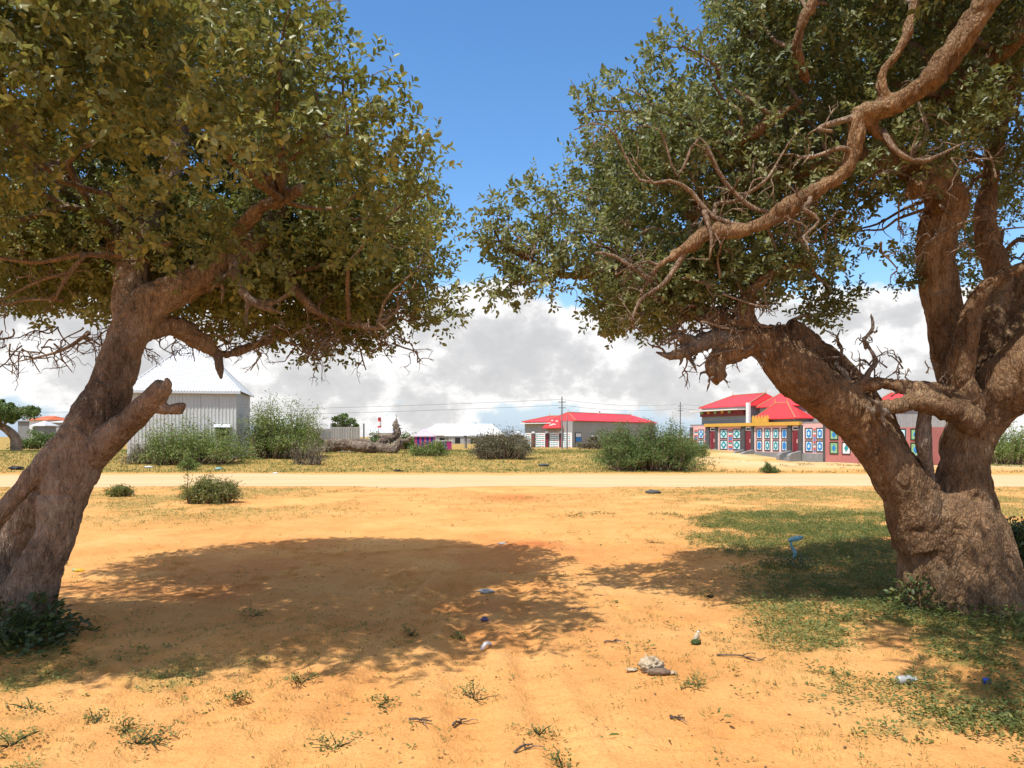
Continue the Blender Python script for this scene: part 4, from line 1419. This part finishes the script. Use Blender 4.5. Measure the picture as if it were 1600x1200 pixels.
    MB().box(-2.95, 6.95, .05, 7, 0, 4.98).build('wall', M['grey_sheet'], t)
    hip_roof(t, -3, 7, 0, 7, 5.0, 6.5, -.5, 4.5, M['red_roof'], .25, M['gold'])
    MB().box(4.2, 5.2, -.06, -.03, 1.8, 2.5).build('window', M['white_paint'], t)


build_painted()


def build_middle():
    L0 = np.array([1.75, 105.07])
    rot = math.atan2(-14, 17)
    root = thing('roofed_building', 'long grey-walled building with red roof and white patterned front, behind the roadside acacia', 'building', (L0[0], L0[1], 0.0), rot)
    FW, SL = 7.97, 22.0
    MB().box(.05, FW - .05, .05, SL, -.3, 3.6).build('wall', plain('grey_render', (0.33, 0.325, 0.30), .85, .12, .4), root)
    sheet_wall(root, 'wall_sheet', 0, FW, 2.1, 3.55, M['grey_sheet'], sheet=1.0, ribs=4)
    hip_roof(root, 0, 5.2, 0, 7, 3.62, 4.45, 1.6, 4.6, M['red_roof'], .3, M['gold'])
    hip_roof(root, 3.4, FW, .6, SL, 3.70, 4.85, 2.2, SL - 3.5, M['red_roof'], .2, M['gold'], 'roof', True)
    MB().box(FW - 2.6, FW - 2.2, 9.6, 10, 4.8, 5.2).build('chimney', M['white_paint'], root)
    MB().box(-.3, FW * .62, -.7, -.02, 3.32, 3.42).build('canopy', M['white_paint'], root)
    MB().box(.1, FW - .1, -.03, 0.0, 0.0, 2.1).build('shop_front', M['white_paint'], root)
    # patterned front: white panels with rows of small bars between dark posts
    for k, (a, b) in enumerate(((0.1, 1.15), (1.95, 3.5), (4.3, 5.8), (6.5, 7.8))):
        for r in range(7):
            for c in range(3):
                x = a + .1 + c * (b - a - .2) / 3
                MB().box(x, x + (b - a) / 3 - .14, -.05, -.031, .2 + r * .27, .28 + r * .27).build('pattern_bar', M[('teal', 'dark_paint', 'red_paint')[(r + c) % 3 if r % 3 == 0 else 0]], root)
    for a, b in ((1.2, 1.9), (3.55, 4.25), (5.85, 6.45)):
        MB().box(a, b, -.12, -.031, -.2, 2.0).build('door', M['dark_paint'], root)
        MB().box(a + .15, b - .15, -.14, -.121, 0, 1.8).build('door_leaf', M['maroon'], root)
        MB().box(a - .25, b + .25, -1.3, -.13, -.4, .12).build('step', M['dark_paint'], root)
        MB().box(a + .1, b - .1, -.14, -.031, 2.05, 2.3).build('vent_block', M['white_paint'], root)
    # red porch roof with a pale painted emblem
    p = MB().add([(3.7, -.9, 2.75), (6.6, -.9, 2.75), (5.9, -.1, 4.0), (4.4, -.1, 4.0), (3.7, -.9, 2.68), (6.6, -.9, 2.68), (6.6, -.05, 2.68), (3.7, -.05, 2.68)],
                 [(0, 1, 2, 3), (4, 7, 6, 5), (0, 4, 5, 1), (1, 5, 6, 2), (0, 3, 7, 4), (2, 6, 7, 3)]).build('porch_roof', M['red_roof'], root)
    rng = random.Random(4)
    for k in range(9):
        x, t = 4.5 + rng.random() * 1.2, .2 + rng.random() * .6
        y, z = -.9 + .8 * t - .03, 2.75 + 1.25 * t + .02
        MB().box(x, x + .3, y - .02, y + .02, z - .05, z + .08).build('roof_lettering', M['white_paint'], p)
    # side wall: door with blue panel, two windows
    def side(y0, y1, z0, z1, m, nm, parent=root, t=.03):
        return MB().box(FW - .05, FW + t, y0, y1, z0, z1).build(nm, m, parent)
    dr = side(.6, 2.0, -.2, 2.1, M['dark_paint'], 'door_frame')
    side(.72, 1.88, .95, 1.5, M['blue'], 'door_panel', dr, .05)
    side(.72, 1.88, 1.55, 2.0, M['white_paint'], 'door_panel', dr, .05)
    side(.72, 1.88, -.1, .9, M['concrete'], 'door_panel', dr, .05)
    for y in (4.2, 6.8, 12.0):
        wdw = side(y, y + 1.7, .7, 1.6, M['black'], 'window', root, .02)
        side(y - .05, y + 1.75, 1.6, 1.75, M['white_paint'], 'window_awning', wdw, .4)
        side(y + .8, y + .9, .7, 1.6, M['steel'], 'mullion', wdw, .05)


build_middle()


def simple_house(name, label, pa, pb, d, py_e, py_r, wallm, roofm, hip=0.3, deep=8, base=-0.6, cat='building', door=None):
    xa, xb = W(pa, 0, d)[0], W(pb, 0, d)[0]
    ze, zr = W(0, py_e, d)[2], W(0, py_r, d)[2]
    r = thing(name, label, cat, (xa, d, 0))
    w = xb - xa
    MB().box(0, w, 0, deep, base, ze).build('wall', wallm, r)
    hip_roof(r, 0, w, 0, deep, ze + .02, zr, w * hip, w * (1 - hip), roofm, .25)
    for k in range(int(w // 3)):
        x = 1 + k * 3
        MB().box(x, x + 1.0, -.03, 0.0, max(base, ze - 1.6), ze - .5).build('window', M['black'], r)
    return r


simple_house('market_shed', 'long low shed with bright white hipped roof behind the striped tent', 655, 788, 150, 680, 661.5, M['grey_sheet'], M['white_paint'], .16, 14)
simple_house('house', 'far white roofed house beside the striped tower', 577, 612, 170, 676, 668, M['white_paint'], M['white_sheet'], .3)
simple_house('house', 'distant house with an orange roof left of the leaning trunk', 46, 74, 110, 656, 649, M['white_paint'], M['orange_roof'], .25, 6)
simple_house('house', 'distant grey sheet house with dark eave beside the orange-roofed one', 78, 104, 105, 660, 656, M['grey_sheet'], M['white_sheet'], .2, 6)
simple_house('house', 'low grey house partly hidden by the flat-topped tree', 28, 47, 115, 658, 654, M['concrete'], M['concrete'], .2, 6)
simple_house('kiosk', 'little kiosk with a pointed white roof below the orange-roofed house', 52, 69, 92, 665, 657, M['concrete'], M['white_sheet'], .5, 2.4)
simple_house('market_shed', 'low white-roofed building peeping out right of the massive trunk', 1560, 1660, 110, 690, 678, M['white_paint'], M['white_sheet'], .1, 12)
simple_house('house', 'far white roofs between the roadside acacia and the painted building', 1030, 1078, 180, 684, 679.5, M['concrete'], M['white_sheet'], .1)
simple_house('house', 'far pale roof just left of the red-roofed building with patterned front', 796, 818, 150, 680, 673, M['concrete'], M['white_sheet'], .35)


def build_tower():
    d = 190
    x = W(593, 0, d)[0]
    r = thing('tower', 'slim red and white banded tower far behind the fallen trunk', 'tower', (x, d, 0))
    zt = W(0, 652, d)[2]
    for k in range(6):
        z0, z1 = zt * k / 6, zt * (k + 1) / 6
        rr = .55 - .03 * k
        MB().tube([(0, 0, z0 + .003), (0, 0, z1)], [rr, rr - .03], 10).build('band', M['red_paint'] if k % 2 else M['white_paint'], r)
    MB().tube([(0, 0, zt), (0, 0, zt + .15), (0, 0, zt + 1.2)], [.7, .55, .05], 10).build('cap', M['white_paint'], r)


build_tower()


def build_tent():
    d = 60
    xa, xb = W(648, 0, d)[0], W(677, 0, d)[0]
    g = gz(xa, d)
    w = xb - xa
    r = thing('striped_tent', 'small market tent with magenta and dark blue striped sides and pale top', 'tent', (xa, d, g))
    zt = W(0, 681, d)[2] - g
    n = 8
    for k in range(n):
        m = plain('magenta_cloth', (.42, .04, .16), .8) if k == 0 else None
        if k == 0:
            M['magenta'] = m
            M['navy'] = plain('navy_cloth', (.03, .04, .22), .8)
        MB().box(w * k / n, w * (k + 1) / n - .004, .01 * (k % 2), .04 + .01 * (k % 2), 0, zt).build('cloth_stripe', M['navy'] if k % 2 else M['magenta'], r)
    for x in (0, w - .05):
        MB().box(x, x + .05, .06, w, 0, zt).build('cloth_side', M['magenta'], r)
    hip_roof(r, 0, w, 0, w, zt, zt + .55, w * .4, w * .6, plain('pale_pink_cloth', (.55, .45, .5), .8), .08)
    r2 = thing('market_stall', 'low stall with blue and magenta cloth beside the striped tent', 'stall', (xb + .2, d + .5, g))
    for k in range(3):
        MB().box(k * .4, k * .4 + .39, 0, .04, 0, .75).build('cloth_stripe', M['navy'] if k % 2 else M['magenta'], r2)
    MB().box(-.05, 1.25, -.05, 1, .76, .8).build('table_top', M['white_paint'], r2)
    for px, lab in ((712, 'white canopy stall standing near the striped tent'), (742, 'pale canopy stall behind the dry thorn bush')):
        x = W(px, 0, 75)[0]
        s = thing('canopy_stall', lab, 'stall', (x, 75, gz(x, 75)))
        for a, b in ((-.9, 0), (.9, 0), (-.9, 1.6), (.9, 1.6)):
            MB().box(a - .03, a + .03, b - .03, b + .03, 0, 1.3).build('post', M['steel'], s)
        hip_roof(s, -1, 1, -.1, 1.7, 1.3, 1.65, -.3, .3, M['white_sheet'], .1, None, 'canopy')


build_tent()


def build_poles():
    specs = [(878, 74, 620, 'tall grey utility pole standing before the patterned white shop front'), (886, 76, 648, 'shorter grey pole close beside the tall utility pole'), (1063, 96, 628, 'utility pole between the red-roofed building and the painted shops')]
    tops = []
    for px, d, pt, lab in specs:
        x = W(px, 0, d)[0]
        g = gz(x, d)
        zt = W(0, pt, d)[2]
        r = thing('utility_pole', lab, 'pole', (x, d, g - .2))
        MB().tube([(0, 0, 0), (0, 0, zt - g + .2)], [.09, .06], 8).build('shaft', M['steel'], r)
        if pt < 640:
            for k in (0.55, 1.1):
                MB().box(-.35, .35, -.04, .04, zt - g + .2 - k, zt - g + .28 - k).build('crossarm', M['steel'], r)
                for s in (-.3, .3):
                    MB().tube([(s, 0, zt - g + .28 - k), (s, 0, zt - g + .42 - k)], [.04, .03], 6).build('insulator', M['white_paint'], r)
            tops.append(np.array([x, d, zt]))
    ends = [np.array([W(-80, 0, 80)[0], 80, W(0, 640, 80)[2]]), tops[0], tops[1], np.array([W(1300, 0, 120)[0], 120, W(0, 640, 120)[2]])]
    names = ['power line sagging from the left toward the tall utility pole', 'power line between the two utility poles', 'power line running on behind the painted building']
    for k in range(3):
        for j, dz in enumerate((-.25, -.8)):
            a, b = ends[k] + [0, 0, dz], ends[k + 1] + [0, 0, dz]
            t = np.linspace(0, 1, 16)[:, None]
            p = a + (b - a) * t
            p[:, 2] -= 1.6 * (t * (1 - t))[:, 0]
            o = MB().tube(p, [.012] * 16, 4).build('power_line', M['black'])
            tag(o, ('upper ' if j == 0 else 'lower ') + names[k], 'wire', 'power lines')


build_poles()


# ------------------------------------------------------------------ grass, weeds and litter
def scatter(n, x0, x1, y0, y1, lo=0.15, power=1.0):
    x, y = RNG.uniform(x0, x1, n), RNG.uniform(y0, y1, n)
    k = grass_mask(x, y) ** power
    keep = RNG.random(n) < np.where(k > lo, k, 0.012)
    x, y = x[keep], y[keep]
    keep = np.abs(x) < 0.72 * y + 1.5
    return x[keep], y[keep]


def weeds(name, label, x, y, mat, leaf, per, spread, height, vmean=0.5):
    """tiny creeping weeds: rosettes of leaves"""
    n = len(x)
    z = land(x, y) + relief(x, y)
    sz = RNG.uniform(0.5, 1.4, n)
    base = np.stack([x, y, z], 1)
    tone = vmean + 0.35 * (fbm2(x, y, 0.9, 3, 51) - 0.5) * 2
    pos, dirs, nrm, var = [], [], [], []
    for k in range(per):
        a = RNG.uniform(0, 6.283, n)
        r = RNG.random(n) * spread * sz
        h = RNG.random(n) * height * sz
        o = np.stack([np.cos(a) * r, np.sin(a) * r, h], 1)
        pos.append(base + o)
        dirs.append(np.stack([np.cos(a), np.sin(a), RNG.uniform(0.0, 0.9, n)], 1))
        nrm.append(np.stack([0.4 * RNG.normal(size=n), 0.4 * RNG.normal(size=n), np.ones(n)], 1))
        var.append(np.clip(tone + 0.15 * RNG.normal(size=n), 0, 1))
    pos, dirs, nrm, var = map(np.concatenate, (pos, dirs, nrm, var))
    L = leaf * RNG.uniform(0.6, 1.4, len(pos))
    o = link(name, leaves(name, pos, dirs, nrm, L, L * 0.5, var), M[mat])
    o['kind'] = 'stuff'
    tag(o, label, 'weeds')


def grass_field(name, label, x, y, Ln, Wd, per, vmean=0.5):
    n = len(x)
    z = land(x, y) + relief(x, y)
    base = np.repeat(np.stack([x, y, z], 1), per, 0)
    base[:, :2] += RNG.normal(size=(n * per, 2)) * Ln * 0.6
    d = np.stack([RNG.normal(size=n * per) * .6, RNG.normal(size=n * per) * .6, np.ones(n * per)], 1)
    tone = np.repeat(vmean + 0.4 * (fbm2(x, y, 0.35, 3, 52) - 0.5) * 2, per)
    o = link(name, blades(name, base, d, Ln * RNG.uniform(.5, 1.4, n * per), Wd, np.clip(tone + .15 * RNG.normal(size=n * per), 0, 1)), M['grass'])
    o['kind'] = 'stuff'
    tag(o, label, 'grass')


x, y = scatter(38000, 0.5, 9, 3.2, 16)
weeds('creeping_weeds', 'green creeping weeds carpeting the shade of the massive tree', x, y, 'herb', 0.026, 8, 0.07, 0.05, 0.38)
x, y = scatter(22000, -6, 2.5, 2.2, 7.5)
weeds('creeping_weeds', 'scattered green weeds on the bare sand below the leaning trunk', x, y, 'herb', 0.018, 8, 0.05, 0.03, 0.62)
x, y = RNG.uniform(-5.5, 5.5, 16000), 2.3 + 9 * RNG.random(16000) ** 1.2
k = RNG.random(16000) < 0.9 * smooth(.46, .58, fbm2(x, y, 1.1, 4, 71)) * (0.25 + 0.75 * np.maximum(smooth(0, 2, -x), smooth(.5, 2, x))) * (1 - .8 * smooth(6, 8, y))
grass_field('wiry_grass', 'thin wiry grass and stalks on the near sand', x[k], y[k], 0.035, 0.004, 7, 0.5)
x, y = scatter(34000, -18, 20, 11, 25)
grass_field('dry_grass', 'sparse yellow-green grass on the near verge of the track', x, y, 0.06, 0.010, 3, 0.45)
x, y = scatter(26000, -40, 40, 32.4, 62)
grass_field('dry_grass', 'yellow-green grass on the bank beyond the track', x, y, 0.13, 0.03, 3, 0.1)


def crumbs():
    n = 8000
    x, y = RNG.uniform(-7, 7, n), 2.2 + 11 * RNG.random(n) ** 1.3
    keep = (RNG.random(n) < smooth(.38, .6, fbm2(x, y, .9, 3, 61))) & (np.abs(x) < .72 * y + .5)
    x, y = x[keep], y[keep]
    n = len(x)
    pos = np.stack([x, y, land(x, y) + relief(x, y) + .004], 1)
    a = RNG.uniform(0, 6.283, n)
    d = np.stack([np.cos(a), np.sin(a), RNG.uniform(-.05, .25, n)], 1)
    nr = np.stack([.3 * RNG.normal(size=n), .3 * RNG.normal(size=n), np.ones(n)], 1)
    L = RNG.uniform(.008, .034, n)
    o = link('leaf_litter', leaves('leaf_litter', pos, d, nr, L, L * RNG.uniform(.12, .5, n), RNG.random(n)), M['dead_leaf'])
    o['kind'] = 'stuff'
    tag(o, 'dry leaf crumbs and bits of twig scattered over the sand', 'leaf litter')


M['dead_leaf'] = leaf_mat('dead_leaf', [(0.0, (0.06, 0.035, 0.018)), (0.6, (0.17, 0.095, 0.04)), (1.0, (0.30, 0.22, 0.10))], .8, .1)
crumbs()


def tuft(label, x, y, r, h, mat='herb', n=130, leaf=0.035, cat='weed', group=None, name='weed'):
    a = RNG.uniform(0, 6.283, n)
    q = RNG.random(n) ** .6 * r
    z = h * (1 - (q / r) ** 2) * RNG.random(n) ** .5
    pos = np.stack([np.cos(a) * q, np.sin(a) * q, z], 1)
    hub = RNG.normal(size=(6, 2)) * r * .55
    pos[:, :2] = pos[:, :2] * .6 + hub[RNG.integers(0, 6, n)]
    dirs = np.stack([np.cos(a) + .8 * RNG.normal(size=n), np.sin(a) + .8 * RNG.normal(size=n), RNG.uniform(.0, 1.2, n)], 1)
    nrm = np.stack([.4 * RNG.normal(size=n), .4 * RNG.normal(size=n), np.ones(n)], 1)
    L = leaf * RNG.uniform(.6, 1.4, n)
    root = thing(name, label, cat, (x, y, gz(x, y)), group=group)
    link('foliage', leaves('foliage', pos, dirs, nrm, L, L * .55, np.clip(.5 + .22 * RNG.normal(size=n), 0, 1)), M[mat], root)
    T = Tubes()
    for k in range(7):
        j = RNG.integers(0, n)
        T.add(*crooked((0, 0, -.01), pos[j], .004, .002, .1, 4), 4)
    link('stems', T.mesh('stems'), M['darkherb'], root)


def on_ground(px, py):
    d = EYE * FPX / (py - HY)
    return (px - CX) / FPX * d, d


x, y = on_ground(70, 985)
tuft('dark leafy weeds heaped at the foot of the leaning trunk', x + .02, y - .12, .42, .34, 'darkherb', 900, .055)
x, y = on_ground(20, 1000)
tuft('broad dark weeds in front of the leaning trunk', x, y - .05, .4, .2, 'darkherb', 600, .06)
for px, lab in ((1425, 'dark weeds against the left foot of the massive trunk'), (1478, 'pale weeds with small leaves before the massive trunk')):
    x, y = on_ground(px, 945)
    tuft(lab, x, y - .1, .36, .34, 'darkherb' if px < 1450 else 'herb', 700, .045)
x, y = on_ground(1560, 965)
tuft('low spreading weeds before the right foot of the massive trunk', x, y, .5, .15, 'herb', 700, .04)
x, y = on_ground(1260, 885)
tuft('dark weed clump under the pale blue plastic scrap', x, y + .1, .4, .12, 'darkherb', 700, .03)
x, y = on_ground(1575, 1140)
tuft('bright green weed mat at the edge of the shade', x, y, .4, .06, 'herb', 1500, .022)
SOLO = [(237, 1160), (150, 1120), (50, 1105), (215, 1165), (365, 1090), (525, 1165), (400, 962), (640, 990), (720, 995), (1085, 1075), (840, 1150), (880, 1192), (470, 1070), (590, 1105), (1115, 932), (100, 882), (740, 1090), (1025, 848), (15, 1165), (195, 1140)]
for px, py in SOLO:
    x, y = on_ground(px, py)
    tuft('small green weed growing alone on the bare sand', x, y, RNG.uniform(.06, .13), RNG.uniform(.04, .10), 'herb', 130, .017, group='solitary weeds on the sand')


def place(px, py):
    x, y = on_ground(px, py)
    return (x, y, gz(x, y))


def crumpled(w, dd, h, seed, amp=0.25, n=18):
    """crumpled closed lump: squashed sphere with folds"""
    V, F = [], []
    for i in range(n + 1):
        th = math.pi * i / n
        for j in range(n * 2):
            ph = math.pi * j / n
            V.append((math.sin(th) * math.cos(ph), math.sin(th) * math.sin(ph), math.cos(th)))
    V = np.array(V)
    f = 1 + amp * (np.abs(fbm(V * 3.2 + seed, 4, seed, .65) - .5) * 5 - .5)
    V = V * f[:, None] * np.array([w / 2, dd / 2, h / 2])
    V[:, 2] = np.maximum(V[:, 2], -h * .38) + h * .38
    m = n * 2
    for i in range(n):
        for j in range(m):
            F.append((i * m + j, (i + 1) * m + j, (i + 1) * m + (j + 1) % m, i * m + (j + 1) % m))
    return MB().add(V, F)


def litter():
    M['bag'] = plain('dusty_plastic_bag', (0.52, 0.41, 0.27), .5, .4, 14)
    M['bag_dark'] = plain('bag_underside_shade', (0.22, 0.15, 0.10), .6, .3, 9)  # darker bag tone, shade painted into the colour
    M['clear'] = plain('clear_plastic', (0.38, 0.38, 0.36), .25, .15, 8, 0, .6)
    M['purple'] = plain('violet_foil', (0.12, 0.10, 0.2), .35, .3, 20)
    M['yellow'] = plain('yellow_plastic', (0.75, 0.42, 0.02), .4, .15)
    M['cap_blue'] = plain('blue_plastic', (0.02, 0.07, 0.55), .35, .1)
    M['pale_blue'] = plain('pale_blue_plastic', (0.25, 0.50, 0.56), .45, .2, 9)
    r = thing('plastic_bag', 'crumpled dusty cream plastic bag lying on the sunny sand', 'bag', place(1018, 1052))
    crumpled(.16, .12, .11, 3, .5, 26).build('bag_body', M['bag'], r, True)
    o = crumpled(.16, .06, .05, 5, .3).build('bag_shaded_underside', M['bag_dark'], r, True)  # dark lump stands in for the shade under the bag's near side
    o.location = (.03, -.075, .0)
    for k, (a, b) in enumerate(((-.13, .02), (.12, -.05))):
        o = crumpled(.08, .05, .02, 7 + k, .4, 10).build('bag_scrap', M['bag'], r, True)
        o.location = (a, b, 0)
    # bottles
    def bottle(label, loc, rz, m, cap, L=.16, rad=.028, tilt=math.pi / 2):
        r = thing('bottle', label, 'bottle', (loc[0], loc[1], loc[2] + (rad if tilt > 1 else 0)), rz)
        b = MB().tube([(0, 0, 0), (0, 0, L * .1), (0, 0, L * .4), (0, 0, L * .7), (0, 0, L * .85), (0, 0, L * .95)], [rad * .85, rad, rad * .92, rad, rad * .45, rad * .4], 14).build('body', M[m], r, True)
        c = MB().tube([(0, 0, L * .95), (0, 0, L * 1.05)], [rad * .5, rad * .5], 12).build('cap', M[cap], r)
        for o in (b, c):
            o.rotation_euler = (0, tilt, 0)
    bottle('squashed clear plastic bottle lying in the shaded weeds', place(1402, 1070), .2, 'clear', 'white_paint', .13)
    bottle('small dusty bottle with a green base half standing in the sand', place(1085, 1004), .5, 'bag', 'white_paint', .085, .022, .5)
    o = crumpled(.07, .06, .05, 21, .3, 10).build('weed_scrap', M['herb'])
    o.location = place(1087, 1008)
    tag(o, 'green leaf scrap at the foot of the small dusty bottle', 'leaf')
    r = thing('plastic_scrap', 'bright blue round scrap of plastic in the dark weeds', 'litter', place(1541, 1068))
    MB().tube([(0, 0, 0), (0, 0, .02), (0, 0, .026)], [.025, .025, .02], 14).build('rim', M['cap_blue'], r)
    o = crumpled(.07, .05, .035, 31, .5, 12).build('foil_wrapper', M['purple'])
    o.location = place(757, 973)
    tag(o, 'crumpled dark violet wrapper in the tree shadow', 'wrapper')
    T = MB().tube(spline([(0, 0, .01), (.03, .02, .05), (.06, .06, .04), (.07, .12, .01)], [.012, .016, .014, .010], .02)[0], [.013] * 7 if False else spline([(0, 0, .01), (.03, .02, .05), (.06, .06, .04), (.07, .12, .01)], [.012, .016, .014, .010], .02)[1], 8)
    o = T.build('plastic_strip', M['white_paint'], None, True)
    o.location = place(752, 1016)
    tag(o, 'curled white plastic strip near the edge of the tree shadow', 'litter')
    r = thing('toy_scrap', 'flattened yellow plastic scrap beside the leaning trunk', 'litter', place(124, 890))
    crumpled(.13, .07, .035, 41, .3, 12).build('scrap_body', M['yellow'], r, True)
    o = crumpled(.06, .05, .03, 43, .3, 10).build('scrap_rim', M['green'], r, True)
    o.location = (-.06, .01, .008)
    # pale blue scrap standing on its bent strip
    r = thing('plastic_scrap', 'pale blue plastic scrap standing on a bent strip in the shaded weeds', 'litter', place(1240, 876))
    P, R = spline([(0.0, 0, 0), (.02, 0, .08), (.0, .01, .13), (-.035, 0, .19), (-.02, 0, .25)], [.018, .024, .018, .016, .014], .02)
    MB().tube(P, R, 8).build('bent_strip', M['pale_blue'], r, True)
    o = crumpled(.20, .10, .07, 51, .2, 12).build('scrap_top', M['pale_blue'], r, True)
    o.location = (.03, 0, .24)
    o.rotation_euler = (0, -.25, 0)
    # white and dark bits
    for px, py, m, lab, s in ((430, 740, 'white_paint', 'scrap of white paper on the far edge of the track', .22), (232, 728, 'white_paint', 'white rag on the grass below the hut', .4), (342, 733, 'pale_blue', 'pale blue plastic bag on the grass near the hut bushes', .35), (622, 737, 'black', 'black plastic bag at the far edge of the track', .35), (26, 733, 'black', 'dark heap of rags on the far verge left of the leaning trunk', .7), (1020, 771, 'dark_paint', 'grey scrap on the near edge of the track', .4), (850, 725, 'dark_paint', 'dark stone at the end of the dry thorn bush', .5), (785, 855, 'clear', 'clear plastic film in the far part of the shadow', .12), (760, 928, 'clear', 'torn clear plastic film in the tree shadow', .16)):
        x, y = on_ground(px, py)
        if y > 36:
            y = 36 + (y - 36) * .3
            x = (px - CX) / FPX * y
        o = crumpled(s, s * .6, s * .3, int(px), .4, 10).build('litter_scrap', M[m], None, True)
        o.location = (x, y, gz(x, y) - .005)
        tag(o, lab, 'litter')
    # fallen sticks
    for px, py, ln, az, lab in ((902, 954, .16, .1, 'short dark stick at the edge of the tree shadow'), (1158, 1030, .34, -.25, 'forked dry stick beside the weeds'), (958, 1008, .14, .1, 'thin dry stick on the open sand'), (655, 1135, .13, -.4, 'thin curved stick near the wheel ruts'), (820, 1175, .14, .7, 'fine pale twig at the near edge of the sand'), (1058, 1125, .08, -.3, 'stubby dark stick among crumbs of leaf'), (720, 1130, .12, .8, 'dry stalk beside the wheel ruts')):
        loc = place(px, py)
        T = Tubes()
        T.add(*crooked((-ln / 2, 0, .012), (ln / 2, .02, .012), .008, .004, .08, 5), 6)
        for k in range(2):
            T.add(*crooked((ln * .1 * k, 0.0, .012), (ln * .3 + .04 * k, .06 * (1 - 2 * k), .02), .004, .002, .08, 4), 5)
        o = link('stick', T.mesh('stick'), M['deadwood'], None, loc, az)
        tag(o, lab, 'stick')
    pos = np.array([[0, 0, .012]])
    o = link('fallen_leaf', leaves('fallen_leaf', pos, np.array([[1., .2, .1]]), np.array([[0, 0, 1.]]), np.array([.07]), np.array([.03]), np.array([.3])), M['herb'], None, place(950, 1160))
    tag(o, 'single green leaf fallen on the near sand', 'leaf')


litter()
